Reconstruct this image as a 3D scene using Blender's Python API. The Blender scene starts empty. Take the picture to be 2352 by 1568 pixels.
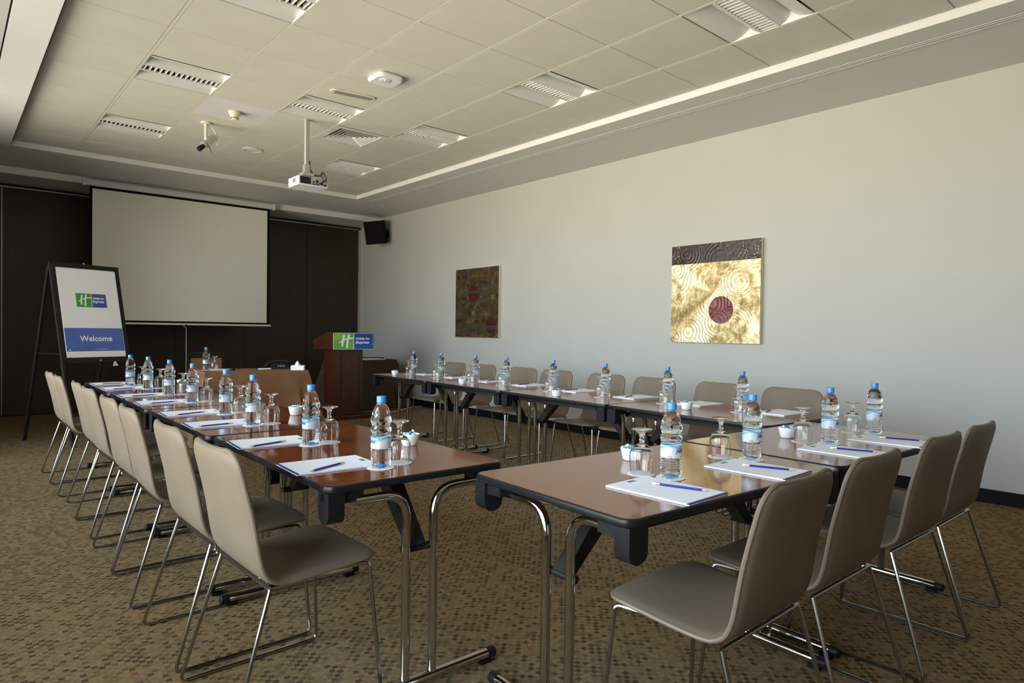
import bpy, bmesh, math, random
from mathutils import Vector, Matrix

random.seed(7)
PI = math.pi
scene = bpy.context.scene
C = scene.collection

# ------------------------------------------------------------------ camera
cam_d = bpy.data.cameras.new('camera')
cam_d.sensor_width = 36.0
cam_d.lens = 36.0 * 1503.96 / 2352.0
cam_d.clip_start = 0.05
cam = bpy.data.objects.new('camera', cam_d)
C.objects.link(cam)
YAW, PITCH, ROLL = 0.716, -0.0143, 0.0127
fw = Vector((math.sin(YAW) * math.cos(PITCH), math.cos(YAW) * math.cos(PITCH), math.sin(PITCH)))
rt0 = Vector((math.cos(YAW), -math.sin(YAW), 0))
up0 = rt0.cross(fw)
rt = rt0 * math.cos(ROLL) + up0 * math.sin(ROLL)
up = up0 * math.cos(ROLL) - rt0 * math.sin(ROLL)
m = Matrix((rt, up, -fw)).transposed().to_4x4()
m.translation = Vector((-1.167, -4.896, 1.2175))
cam.matrix_world = m
scene.camera = cam

# ------------------------------------------------------------------ world, daylight, exposure
world = bpy.data.worlds.new('world')
scene.world = world
world.use_nodes = True
wt = world.node_tree
bg = wt.nodes['Background']
wtc = wt.nodes.new('ShaderNodeTexCoord')
wsep = wt.nodes.new('ShaderNodeSeparateXYZ')
wmap = wt.nodes.new('ShaderNodeMapRange')
wmap.inputs['From Min'].default_value, wmap.inputs['From Max'].default_value = -1.0, 1.0
wrmp = wt.nodes.new('ShaderNodeValToRGB')
els = wrmp.color_ramp.elements          # sandy ground, pale haze at the horizon, blue-white sky
els[0].position, els[0].color = .46, (.97, .865, .715, 1)
els[1].position, els[1].color = .53, (.84, .93, 1.02, 1)
e3 = els.new(.85); e3.color = (.62, .80, 1.0, 1)
wt.links.new(wtc.outputs['Generated'], wsep.inputs[0])
wt.links.new(wsep.outputs['Z'], wmap.inputs['Value'])
wt.links.new(wmap.outputs[0], wrmp.inputs['Fac'])
wt.links.new(wrmp.outputs['Color'], bg.inputs['Color'])
bg.inputs['Strength'].default_value = 4.0

WX = -1.95                     # window wall on the left
WINDOWS = [(-5.0, -3.1), (-2.95, -1.05), (-.9, 1.0), (1.15, 3.05)]
WZ0, WZ1 = .30, 2.95

for (wa, wb) in WINDOWS:       # portals that guide sampling of the outdoor light through each window opening
    ld = bpy.data.lights.new('window_portal', 'AREA')
    ld.shape = 'RECTANGLE'
    ld.size, ld.size_y = WZ1 - WZ0, wb - wa
    ld.cycles.is_portal = True
    lo = bpy.data.objects.new('window_portal', ld)
    lo.location = (WX - .06, (wa + wb) / 2, (WZ0 + WZ1) / 2)
    lo.rotation_euler = (0, -PI / 2, 0)
    C.objects.link(lo)

scene.view_settings.view_transform = 'Standard'
scene.view_settings.look = 'None'
scene.view_settings.gamma = 1.0
scene.view_settings.use_curve_mapping = False
scene.view_settings.exposure = 1.66

# ------------------------------------------------------------------ dimensions
HC, HS, HD = 3.254, 3.198, 3.112       # tile ceiling, soffit, far downstand
XR, YF, YB = 4.684, 6.15, -6.6          # right wall, far partition, wall behind the camera
TX0, TX1, TY1 = -0.6, 3.57, 4.17        # tray edges
TH = 0.74                               # table height


# ------------------------------------------------------------------ material helpers
class N:
    def __init__(s, name):
        s.m = bpy.data.materials.new(name)
        s.m.use_nodes = True
        s.t = s.m.node_tree
        s.b = s.t.nodes['Principled BSDF']

    def n(s, typ, **kw):
        x = s.t.nodes.new(typ)
        for k, v in kw.items():
            if k.startswith('i_'):
                key = k[2:]
                x.inputs[int(key) if key.isdigit() else key.replace('_', ' ')].default_value = v
            else:
                setattr(x, k, v)
        return x

    def l(s, a, b):
        s.t.links.new(a, b)

    def obj(s):
        return s.n('ShaderNodeTexCoord').outputs['Object']

    def set(s, **kw):
        for k, v in kw.items():
            s.b.inputs[k.replace('_', ' ')].default_value = v
        return s

    def noise(s, scale, detail=4, rough=.55, vec=None, dist=0.0):
        x = s.n('ShaderNodeTexNoise', i_Scale=scale, i_Detail=detail, i_Roughness=rough, i_Distortion=dist)
        s.l(vec if vec is not None else s.obj(), x.inputs['Vector'])
        return x.outputs['Fac']

    def ramp(s, fac, stops, mode='LINEAR'):
        x = s.n('ShaderNodeValToRGB')
        e = x.color_ramp
        e.interpolation = mode
        while len(e.elements) < len(stops):
            e.elements.new(0.5)
        for el, (p, c) in zip(e.elements, stops):
            el.position = p
            el.color = (*c, 1) if len(c) == 3 else c
        s.l(fac, x.inputs['Fac'])
        return x.outputs['Color']

    def bump(s, h, strength=.2, dist=.002):
        x = s.n('ShaderNodeBump', i_Strength=strength, i_Distance=dist)
        s.l(h, x.inputs['Height'])
        s.l(x.outputs['Normal'], s.b.inputs['Normal'])

    def math(s, op, a, b=None):
        x = s.n('ShaderNodeMath', operation=op)
        for i, v in enumerate((a, b)):
            if v is None:
                continue
            if isinstance(v, (int, float)):
                x.inputs[i].default_value = v
            else:
                s.l(v, x.inputs[i])
        return x.outputs[0]

    def mix(s, fac, a, b):
        x = s.n('ShaderNodeMix', data_type='RGBA')
        for i, v in ((0, fac), (6, a), (7, b)):
            if isinstance(v, (int, float)):
                x.inputs[i].default_value = v
            elif isinstance(v, tuple):
                x.inputs[i].default_value = (*v, 1)
            else:
                s.l(v, x.inputs[i])
        return x.outputs[2]

    def col(s, c):
        s.l(c, s.b.inputs['Base Color'])


M = {}


def mottled(name, c, var=.06, rough=.6, scale=8, bump=0, bscale=200, metallic=0, spec=None):
    k = N(name)
    f = k.noise(scale)
    lo = tuple(max(0, x * (1 - var)) for x in c)
    hi = tuple(min(1, x * (1 + var)) for x in c)
    k.col(k.ramp(f, [(.3, lo), (.7, hi)]))
    k.set(Roughness=rough, Metallic=metallic)
    if spec is not None:
        k.b.inputs['Specular IOR Level'].default_value = spec
    if bump:
        k.bump(k.noise(bscale, 2), bump)
    M[name] = k.m
    return k.m


mottled('wall_paint', (.49, .485, .45), .02, .7, 2, .05, 150)
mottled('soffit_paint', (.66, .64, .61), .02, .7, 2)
mottled('soffit_window_lit', (.88, .87, .85), .02, .6, 2)  # soffit paint whitened to stand in for light from the windows
mottled('trim_white', (.74, .725, .71), .02, .5, 3)
mottled('ceiling_tile', (.64, .615, .545), .035, .85, 3, .06, 260)
mottled('ceiling_tile_pale', (.69, .66, .66), .03, .85, 3, .06, 260)
mottled('grid_shadow', (.13, .12, .10), .05, .7, 5)
mottled('grid_metal', (.68, .655, .60), .02, .5, 5)
mottled('baseboard_black', (.006, .006, .006), .2, .6, 6, spec=.15)
mottled('black_plastic', (.009, .009, .011), .2, .45, 30, .1, 300, spec=.25)
mottled('black_edge', (.010, .010, .012), .2, .32, 20, spec=.3)
mottled('black_metal', (.014, .012, .010), .15, .45, 20, spec=.25)
mottled('white_plastic', (.80, .80, .79), .02, .35, 5)
mottled('cream_plastic', (.72, .66, .52), .03, .4, 5)
mottled('white_enamel', (.72, .71, .68), .02, .35, 5)
mottled('fixture_white', (.80, .785, .77), .01, .4, 5)
mottled('pole_grey', (.42, .41, .39), .03, .4, 8)
mottled('silver_plastic', (.55, .55, .53), .04, .3, 8, metallic=.6)
mottled('paper', (.84, .84, .90), .012, .7, 10)
mottled('paper_white', (.93, .93, .95), .01, .6, 10)
mottled('coaster_paper', (.86, .85, .85), .03, .8, 40, .2, 300)
mottled('navy', (.02, .03, .18), .05, .5, 10)
mottled('ceramic', (.86, .86, .85), .01, .15, 6, .15, 40)
mottled('wall_back_paint', (.46, .41, .34), .03, .7, 2)
mottled('screen_fabric', (.86, .83, .73), .012, .85, 3)
mottled('screen_black', (.008, .007, .006), .1, .85, 10, spec=.1)
mottled('candy_blue', (.03, .30, .50), .35, .25, 90)
mottled('candy_white', (.55, .72, .80), .2, .25, 90)
mottled('cap_blue', (.05, .26, .72), .06, .35, 20)
mottled('pencil_blue', (.010, .022, .26), .06, .3, 20)
mottled('pencil_wood', (.62, .45, .28), .06, .6, 60)
mottled('eraser', (.85, .80, .74), .04, .7, 30)
mottled('brass', (.75, .58, .28), .05, .3, 30, metallic=1)
mottled('graphite', (.03, .03, .03), .1, .5, 30)
mottled('tissue', (.88, .88, .90), .02, .8, 20)
mottled('phone_black', (.012, .012, .013), .1, .3, 20)
mottled('sign_white', (.93, .94, .95), .01, .5, 5)
mottled('cable_black', (.01, .01, .01), .1, .5, 10)
mottled('cable_white', (.72, .71, .68), .03, .5, 10)
mottled('dark_gap', (.02, .018, .015), .1, .8, 10)
mottled('dark_trough', (.045, .042, .04), .1, .35, 20, metallic=.3)
mottled('blade_metal', (.62, .61, .59), .03, .3, 20)
mottled('aluminium', (.62, .61, .57), .04, .35, 20, metallic=.9)
mottled('canvas_side', (.72, .64, .47), .04, .8, 30, .1, 200)
mottled('green_ink', (.045, .34, .05), .05, .5, 3)
mottled('blue_ink', (.065, .085, .34), .05, .5, 3)
mottled('poster_blue', (.075, .15, .50), .10, .45, 2.5)
mottled('window_frame', (.30, .29, .28), .03, .4, 8)

k = N('chrome'); k.set(Metallic=1.0, Roughness=.10)
k.col(k.ramp(k.noise(30), [(.3, (.50, .48, .45)), (.7, (.58, .56, .53))])); M['chrome'] = k.m
k = N('satin_chrome'); k.set(Metallic=1.0, Roughness=.2)
k.col(k.ramp(k.noise(30), [(.3, (.33, .315, .29)), (.7, (.40, .385, .36))])); M['satin_chrome'] = k.m

k = N('chair_leather')
f = k.noise(5, 4)
k.col(k.ramp(f, [(.3, (.168, .126, .090)), (.7, (.192, .146, .105))]))
k.set(Roughness=.52)
k.b.inputs['Specular IOR Level'].default_value = .24
k.bump(k.noise(420, 2), .12, .001); M['chair_leather'] = k.m
mottled('tablecloth_shaded', (.062, .034, .018), .12, .9, 7, .2, 400)  # brown cloth darkened in colour for the shade behind the lectern
mottled('chair_piping', (.160, .119, .083), .05, .45, 20, .1, 300)

# mahogany laminate
k = N('mahogany')
mp = k.n('ShaderNodeMapping'); k.l(k.obj(), mp.inputs['Vector']); mp.inputs['Scale'].default_value = (1.2, 22, 1)
f = k.noise(5, 6, .6, mp.outputs['Vector'], .4)
k.col(k.ramp(f, [(.25, (.140, .034, .010)), (.55, (.205, .058, .018)), (.8, (.27, .086, .032))]))
k.set(Roughness=.07, Coat_Weight=.15, Coat_Roughness=.03)
k.b.inputs['Specular IOR Level'].default_value = .5
k.bump(k.noise(120, 2, .5, mp.outputs['Vector']), .02, .001)
M['mahogany'] = k.m

k = N('lectern_wood')
mp = k.n('ShaderNodeMapping'); k.l(k.obj(), mp.inputs['Vector']); mp.inputs['Scale'].default_value = (16, 16, 1.2)
f = k.noise(4, 6, .6, mp.outputs['Vector'], .3)
k.col(k.ramp(f, [(.25, (.046, .0135, .007)), (.75, (.088, .027, .014))]))
k.set(Roughness=.3); M['lectern_wood'] = k.m

k = N('partition_wood')
mp = k.n('ShaderNodeMapping'); k.l(k.obj(), mp.inputs['Vector']); mp.inputs['Scale'].default_value = (9, 9, .5)
f = k.noise(5, 6, .6, mp.outputs['Vector'], .3)
k.col(k.ramp(f, [(.25, (.023, .0135, .007)), (.75, (.036, .021, .011))]))
k.set(Roughness=.42); M['partition_wood'] = k.m

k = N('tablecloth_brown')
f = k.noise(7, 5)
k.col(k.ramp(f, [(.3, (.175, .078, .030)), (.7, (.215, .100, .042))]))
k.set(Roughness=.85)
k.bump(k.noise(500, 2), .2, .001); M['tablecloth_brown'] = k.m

# carpet: small woven blocks in taupe, brown and moss
k = N('carpet')
o = k.obj()
wob = k.n('ShaderNodeVectorMath', operation='SCALE'); wob.inputs['Scale'].default_value = .008
nz = k.n('ShaderNodeTexNoise', i_Scale=160.0, i_Detail=2.0); k.l(o, nz.inputs['Vector'])
sb = k.n('ShaderNodeVectorMath', operation='SUBTRACT'); k.l(nz.outputs['Color'], sb.inputs[0]); sb.inputs[1].default_value = (.5, .5, .5)
k.l(sb.outputs[0], wob.inputs[0])
ad = k.n('ShaderNodeVectorMath', operation='ADD'); k.l(o, ad.inputs[0]); k.l(wob.outputs[0], ad.inputs[1])


def blocks(sx, sy, off):
    mp = k.n('ShaderNodeMapping'); k.l(ad.outputs[0], mp.inputs['Vector'])
    mp.inputs['Scale'].default_value = (1 / sx, 1 / sy, 0); mp.inputs['Location'].default_value = off
    fl = k.n('ShaderNodeVectorMath', operation='FLOOR'); k.l(mp.outputs[0], fl.inputs[0])
    wn = k.n('ShaderNodeTexWhiteNoise', noise_dimensions='3D'); k.l(fl.outputs[0], wn.inputs['Vector'])
    return wn.outputs['Value'], mp.outputs[0]


base = k.ramp(k.noise(55, 3, .6), [(.3, (.172, .115, .060)), (.7, (.282, .200, .116))])
big = k.ramp(k.noise(1.1, 2), [(.35, (1.0, .90, .72)), (.65, (1.0, 1.0, 1.02))])
mm = k.n('ShaderNodeMix', data_type='RGBA', blend_type='MULTIPLY'); mm.inputs[0].default_value = .8
k.l(base, mm.inputs[6]); k.l(big, mm.inputs[7])
b1, v1 = blocks(.0200, .0200, (.31, .17, .5))
c1 = k.ramp(b1, [(0, (.060, .036, .020)), (.26, (.088, .084, .032)), (.38, (.130, .074, .045)), (.48, (.175, .120, .068)), (.75, (0, 0, 0))], 'CONSTANT')
m1 = k.ramp(b1, [(0, (.88, .88, .88)), (.26, (.75, .75, .75)), (.38, (.8, .8, .8)), (.48, (.6, .6, .6)), (.75, (0, 0, 0))], 'CONSTANT')
chk = k.n('ShaderNodeTexChecker', i_Scale=1.0); k.l(v1, chk.inputs['Vector'])
m1 = k.math('MULTIPLY', m1, chk.outputs['Fac'])
cc = k.mix(m1, mm.outputs[2], c1)
b2, v2 = blocks(.0400, .0200, (.7, .4, .2))
m2 = k.ramp(b2, [(0, (.45, .45, .45)), (.14, (0, 0, 0))], 'CONSTANT')
cc = k.mix(m2, cc, (.100, .082, .040))
k.col(cc)
k.set(Roughness=.95); k.b.inputs['Specular IOR Level'].default_value = .1
k.bump(k.noise(600, 3), .5, .003)
M['carpet'] = k.m


def glassy(name, col, ior, rough=0.0):
    k = N(name)
    f = k.noise(3)
    k.col(k.ramp(f, [(.3, tuple(x * .985 for x in col)), (.7, col)]))
    k.set(Roughness=rough, IOR=ior)
    k.b.inputs['Transmission Weight'].default_value = 1.0
    M[name] = k.m


glassy('clear_glass', (.99, .99, .985), 1.45)
glassy('bottle_water', (.93, .975, 1.0), 1.31)
k = N('window_glass')                # thin pane: clear with a faint mirror reflection
tr = k.n('ShaderNodeBsdfTransparent'); tr.inputs['Color'].default_value = (.94, .96, .95, 1)
gl = k.n('ShaderNodeBsdfGlossy'); gl.inputs['Roughness'].default_value = .0
fr = k.n('ShaderNodeFresnel'); fr.inputs['IOR'].default_value = 1.45
mx = k.n('ShaderNodeMixShader')
k.l(fr.outputs[0], mx.inputs[0]); k.l(tr.outputs[0], mx.inputs[1]); k.l(gl.outputs[0], mx.inputs[2])
k.l(mx.outputs[0], k.t.nodes['Material Output'].inputs['Surface'])
M['window_glass'] = k.m

# bottle label: white film with blue waves, bar code patch
k = N('bottle_label')
xyz = k.n('ShaderNodeSeparateXYZ'); k.l(k.obj(), xyz.inputs[0])
ang = k.math('ARCTAN2', xyz.outputs['Y'], xyz.outputs['X'])
w1 = k.math('MULTIPLY', k.math('SINE', k.math('ADD', k.math('MULTIPLY', ang, 2.0), .6)), .006)
w2 = k.math('MULTIPLY', k.math('SINE', k.math('ADD', k.math('MULTIPLY', ang, 2.0), 2.2)), .005)
z1 = k.math('ADD', xyz.outputs['Z'], w1)
z2 = k.math('ADD', xyz.outputs['Z'], w2)
band = k.ramp(k.math('DIVIDE', k.math('SUBTRACT', z1, .055), .07),
              [(0, (.10, .42, .72)), (.14, (.78, .84, .90)), (.60, (.80, .85, .92)), (.66, (.12, .45, .75)), (.76, (.55, .80, .92)), (.84, (.07, .35, .70)), (.93, (.45, .75, .88))])
leaf = k.math('LESS_THAN', k.math('ADD', k.math('POWER', k.math('MULTIPLY', k.math('SUBTRACT', ang, .95), .034), 2.0),
                                  k.math('POWER', k.math('SUBTRACT', xyz.outputs['Z'], .1065), 2.0)), .0000200)
cc = k.mix(leaf, band, (.05, .40, .06))
bars = k.math('GREATER_THAN', k.math('SINE', k.math('MULTIPLY', ang, 95.0)), .0)
inb = k.math('MULTIPLY', k.math('MULTIPLY', k.math('LESS_THAN', k.math('ABSOLUTE', k.math('SUBTRACT', ang, -1.15)), .22),
                                k.math('LESS_THAN', k.math('ABSOLUTE', k.math('SUBTRACT', xyz.outputs['Z'], .0735)), .0045)), bars)
cc = k.mix(inb, cc, (.18, .20, .50))
k.col(cc); k.set(Roughness=.25)
k.b.inputs['Transmission Weight'].default_value = .45
M['bottle_label'] = k.m

# ruled pad sheet (u along the long side = local X)
k = N('ruled_paper')
xyz = k.n('ShaderNodeSeparateXYZ'); k.l(k.obj(), xyz.inputs[0])
s = k.math('SINE', k.math('MULTIPLY', xyz.outputs['X'], 2 * PI / .0075))
ln = k.math('GREATER_THAN', s, .86)
mk = k.math('MULTIPLY', ln, k.math('LESS_THAN', xyz.outputs['X'], .085))
k.col(k.mix(mk, (.84, .84, .91), (.64, .66, .77))); k.set(Roughness=.7)
M['ruled_paper'] = k.m

# gold painting
k = N('gold_canvas')
o = k.obj(); xyz = k.n('ShaderNodeSeparateXYZ'); k.l(o, xyz.inputs[0])
U, V = xyz.outputs['Y'], xyz.outputs['Z']
n1 = k.noise(2.6, 8, .68); n2 = k.noise(14, 5, .65)
mix1 = k.math('ADD', k.math('MULTIPLY', n1, .7), k.math('MULTIPLY', n2, .3))
gold = k.ramp(mix1, [(.37, (.15, .090, .022)), (.44, (.34, .23, .075)), (.50, (.70, .55, .27)), (.57, (.95, .85, .60))])
vor = k.n('ShaderNodeTexVoronoi', i_Scale=3.4); k.l(o, vor.inputs['Vector'])
rings = k.math('SINE', k.math('ADD', k.math('MULTIPLY', vor.outputs['Distance'], 62.0), k.math('MULTIPLY', n2, 5.0)))
spk = k.n('ShaderNodeTexVoronoi', i_Scale=34.0); k.l(o, spk.inputs['Vector'])
spot = k.math('MULTIPLY', k.math('LESS_THAN', spk.outputs['Distance'], .22), k.math('GREATER_THAN', k.noise(4, 2), .5))
top = k.mix(spot, k.ramp(k.noise(20), [(.3, (.022, .010, .006)), (.7, (.045, .020, .013))]), (.50, .30, .10))
red = k.mix(k.math('GREATER_THAN', rings, .45), (.135, .014, .016), (.24, .045, .040))
dr = k.math('SQRT', k.math('ADD', k.math('POWER', k.math('SUBTRACT', U, -.085), 2.0), k.math('POWER', k.math('SUBTRACT', V, -.172), 2.0)))
isr = k.math('LESS_THAN', dr, .136)
ist = k.math('GREATER_THAN', V, .305)
gold = k.mix(k.math('MULTIPLY', k.math('GREATER_THAN', rings, .72), k.math('MULTIPLY', .28, k.math('GREATER_THAN', k.noise(2.1, 2), .54))), gold, (.42, .30, .12))
cc = k.mix(isr, gold, red)
cc = k.mix(ist, cc, top)
k.col(cc)
k.set(Roughness=.34)
met = k.math('MULTIPLY', k.math('SUBTRACT', 1.0, isr), k.math('SUBTRACT', 1.0, ist))
k.l(k.math('MULTIPLY', met, .25), k.b.inputs['Metallic'])
msk = k.ramp(k.noise(2.1, 2), [(.44, (.12, .12, .12)), (.60, (1, 1, 1))])
k.bump(k.math('ADD', k.math('MULTIPLY', rings, msk), k.math('MULTIPLY', n2, 3.5)), .42, .004)
M['gold_canvas'] = k.m

# striped painting
k = N('striped_canvas')
o = k.obj(); xyz = k.n('ShaderNodeSeparateXYZ'); k.l(o, xyz.inputs[0])
U, V = xyz.outputs['Y'], xyz.outputs['Z']
n1 = k.noise(9, 7, .7)
gold = k.ramp(n1, [(.34, (.018, .009, .004)), (.48, (.050, .028, .008)), (.58, (.115, .066, .012)), (.70, (.26, .19, .06))])
reds = (.055, .006, .006)


def disc(u, v, r):
    return k.math('LESS_THAN', k.math('SQRT', k.math('ADD', k.math('POWER', k.math('SUBTRACT', U, u), 2.0), k.math('POWER', k.math('SUBTRACT', V, v), 2.0))), r)


wav = k.math('SINE', k.math('ADD', k.math('MULTIPLY', V, 2 * PI / .108), k.math('ADD', k.math('MULTIPLY', U, 1.2), k.math('MULTIPLY', k.noise(2, 1), 1.6))))
st = k.math('MULTIPLY', k.math('GREATER_THAN', wav, .2), .8)
grey = k.ramp(k.noise(5, 4), [(.3, (.036, .031, .020)), (.7, (.064, .054, .036))])
cc = k.mix(st, gold, grey)
cc = k.mix(k.math('MULTIPLY', disc(.07, .13, .122), k.math('GREATER_THAN', V, .02)), cc, reds)
cc = k.mix(disc(-.345, -.325, .122), cc, reds)
line = lambda v, h: k.math('LESS_THAN', k.math('ABSOLUTE', k.math('SUBTRACT', V, v)), h)
cc = k.mix(k.math('MULTIPLY', k.math('MAXIMUM', line(.158, .022), line(-.355, .024)), .8), cc, grey)
k.col(cc); k.set(Roughness=.5)
k.bump(n1, .4, .004)
M['striped_canvas'] = k.m


# ------------------------------------------------------------------ mesh helpers
class MB:
    def __init__(s):
        s.v, s.f = [], []

    def add(s, v, f):
        n = len(s.v)
        s.v += [tuple(p) for p in v]
        s.f += [tuple(i + n for i in q) for q in f]
        return s

    def box(s, x0, x1, y0, y1, z0, z1):
        v = [(x, y, z) for z in (z0, z1) for y in (y0, y1) for x in (x0, x1)]
        return s.add(v, [(0, 2, 3, 1), (4, 5, 7, 6), (0, 1, 5, 4), (2, 6, 7, 3), (0, 4, 6, 2), (1, 3, 7, 5)])

    def rbox(s, x0, x1, y0, y1, z0, z1, r, seg=4, ch=None):
        """box with rounded vertical corners and chamfered top and bottom rims"""
        ch = r * .3 if ch is None else ch
        out = []
        for (cx, cy, a0) in ((x1 - r, y1 - r, 0), (x0 + r, y1 - r, 90), (x0 + r, y0 + r, 180), (x1 - r, y0 + r, 270)):
            for i in range(seg + 1):
                a = math.radians(a0 + 90 * i / seg)
                out.append((cx, cy, math.cos(a), math.sin(a)))
        n = len(out)
        v = []
        for (z, rr) in ((z0, r - ch), (z0 + ch, r), (z1 - ch, r), (z1, r - ch)):
            v += [(cx + c * rr, cy + q * rr, z) for (cx, cy, c, q) in out]
        f = [tuple(range(n - 1, -1, -1)), tuple(range(3 * n, 4 * n))]
        for j in range(3):
            for i in range(n):
                a, b = j * n + i, j * n + (i + 1) % n
                f.append((a, b, b + n, a + n))
        return s.add(v, f)

    def lathe(s, prof, seg=32, c=(0, 0, 0), cap=True):
        v, f = [], []
        for (r, z) in prof:
            for i in range(seg):
                a = 2 * PI * i / seg
                v.append((c[0] + r * math.cos(a), c[1] + r * math.sin(a), c[2] + z))
        n = len(prof)
        for j in range(n - 1):
            for i in range(seg):
                a, b = j * seg + i, j * seg + (i + 1) % seg
                f.append((a, b, b + seg, a + seg))
        if cap:
            f.append(tuple(range(seg - 1, -1, -1)))
            f.append(tuple(range((n - 1) * seg, n * seg)))
        return s.add(v, f)

    def tube(s, pts, r, seg=10, cap=True, closed=False):
        pts = [Vector(p) for p in pts]
        n = len(pts)
        rr = r if isinstance(r, (list, tuple)) else [r] * n
        tans = []
        for i in range(n):
            if closed:
                t = pts[(i + 1) % n] - pts[i - 1]
            else:
                t = pts[min(i + 1, n - 1)] - pts[max(i - 1, 0)]
            tans.append(t.normalized())
        ref = Vector((0, 0, 1)) if abs(tans[0].z) < .9 else Vector((1, 0, 0))
        u = tans[0].cross(ref).normalized()
        v, f = [], []
        for i in range(n):
            t = tans[i]
            u = (u - t * u.dot(t)).normalized()
            w = t.cross(u)
            for j in range(seg):
                a = 2 * PI * j / seg
                v.append(pts[i] + (u * math.cos(a) + w * math.sin(a)) * rr[i])
        for i in range(n if closed else n - 1):
            for j in range(seg):
                a, b = i * seg + j, i * seg + (j + 1) % seg
                k2 = ((i + 1) % n) * seg
                f.append((a, b, k2 + (j + 1) % seg, k2 + j))
        if cap and not closed:
            f.append(tuple(range(seg - 1, -1, -1)))
            f.append(tuple((n - 1) * seg + j for j in range(seg)))
        return s.add(v, f)

    def poly(s, pts2, z0, z1, plane='xy'):
        """extruded polygon; plane names the two axes of pts2"""
        def P(a, b, c):
            return {'xy': (a, b, c), 'xz': (a, c, b), 'yz': (c, a, b)}[plane]
        n = len(pts2)
        v = [P(a, b, z0) for a, b in pts2] + [P(a, b, z1) for a, b in pts2]
        f = [tuple(range(n - 1, -1, -1)), tuple(range(n, 2 * n))]
        f += [(i, (i + 1) % n, (i + 1) % n + n, i + n) for i in range(n)]
        return s.add(v, f)

    def xf(s, mat):
        s.v = [tuple(mat @ Vector(p)) for p in s.v]
        return s

    def mesh(s, name, mat, smooth=True, angle=35):
        me = bpy.data.meshes.new(name)
        me.from_pydata(s.v, [], s.f)
        bm = bmesh.new(); bm.from_mesh(me)
        bmesh.ops.recalc_face_normals(bm, faces=bm.faces)
        bm.to_mesh(me); bm.free()
        me.materials.append(M[mat] if isinstance(mat, str) else mat)
        if smooth:
            me.polygons.foreach_set('use_smooth', [True] * len(me.polygons))
            me.set_sharp_from_angle(angle=math.radians(angle))
        me.update()
        return me


def fillet(pts, r, seg=5):
    """round the corners of a polyline"""
    pts = [Vector(p) for p in pts]
    out = [pts[0]]
    for i in range(1, len(pts) - 1):
        a, b, c = pts[i - 1], pts[i], pts[i + 1]
        d1, d2 = (a - b), (c - b)
        ri = r[i - 1] if isinstance(r, (list, tuple)) else r
        q = min(ri, d1.length * .49, d2.length * .49)
        p1, p2 = b + d1.normalized() * q, b + d2.normalized() * q
        for j in range(seg + 1):
            t = j / seg
            out.append(p1 * (1 - t) ** 2 + b * 2 * t * (1 - t) + p2 * t * t)
    out.append(pts[-1])
    return out


def tag(o, label=None, cat=None, group=None, kind=None):
    if label: o['label'] = label
    if cat: o['category'] = cat
    if group: o['group'] = group
    if kind: o['kind'] = kind
    return o


def thing(name, label, cat, loc=(0, 0, 0), rz=0.0, group=None, rot=None):
    o = bpy.data.objects.new(name, None)
    C.objects.link(o)
    o.empty_display_size = .05
    o.location = loc
    o.rotation_euler = rot if rot else (0, 0, rz)
    return tag(o, label, cat, group)


def part(name, me, parent=None, loc=(0, 0, 0), rot=(0, 0, 0), label=None):
    o = bpy.data.objects.new(name, me)
    C.objects.link(o)
    o.parent = parent
    o.location = loc
    o.rotation_euler = rot
    if label: o['label'] = label
    return o


def solo(name, me, label, cat, loc=(0, 0, 0), rz=0.0, group=None, rot=None):
    o = part(name, me, None, loc, rot if rot else (0, 0, rz))
    return tag(o, label, cat, group)


def struct(name, me, label, cat, loc=(0, 0, 0)):
    o = part(name, me, None, loc)
    return tag(o, label, cat, None, 'structure')


def box(x0, x1, y0, y1, z0, z1, mat, name='mesh'):
    return MB().box(x0, x1, y0, y1, z0, z1).mesh(name, mat, smooth=False)


def text_mesh(txt, mat, w=None, h=None, shear=0.0, bold=0.0, depth=.0006, name='lettering'):
    """flat lettering in local XY centred on the origin, scaled to width w (or height h)"""
    cu = bpy.data.curves.new(name, 'FONT')
    cu.body = txt; cu.shear = shear; cu.offset = bold; cu.extrude = 0.02
    cu.resolution_u = 4
    ob = bpy.data.objects.new(name, cu); C.objects.link(ob)
    dg = bpy.context.evaluated_depsgraph_get()
    me = bpy.data.meshes.new_from_object(ob.evaluated_get(dg))
    bpy.data.objects.remove(ob); bpy.data.curves.remove(cu)
    xs = [v.co.x for v in me.vertices]; ys = [v.co.y for v in me.vertices]
    sx = sy = None
    if w: sx = w / (max(xs) - min(xs))
    if h: sy = h / (max(ys) - min(ys))
    sx = sx or sy; sy = sy or sx
    cx, cy = (max(xs) + min(xs)) / 2, (max(ys) + min(ys)) / 2
    for v in me.vertices:
        v.co = ((v.co.x - cx) * sx, (v.co.y - cy) * sy, v.co.z / .02 * depth / 2)
    me.materials.clear(); me.materials.append(M[mat])
    me.name = name
    return me


ORD = ['nearest', 'second', 'third', 'fourth', 'fifth', 'sixth', 'seventh', 'eighth']


def nth(i, thing_, where):
    """label that singles out the i-th of a row counted from the camera"""
    return f'{thing_}, {ORD[i]} from the camera {where}' if i else f'{thing_}, nearest the camera {where}'


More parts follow.
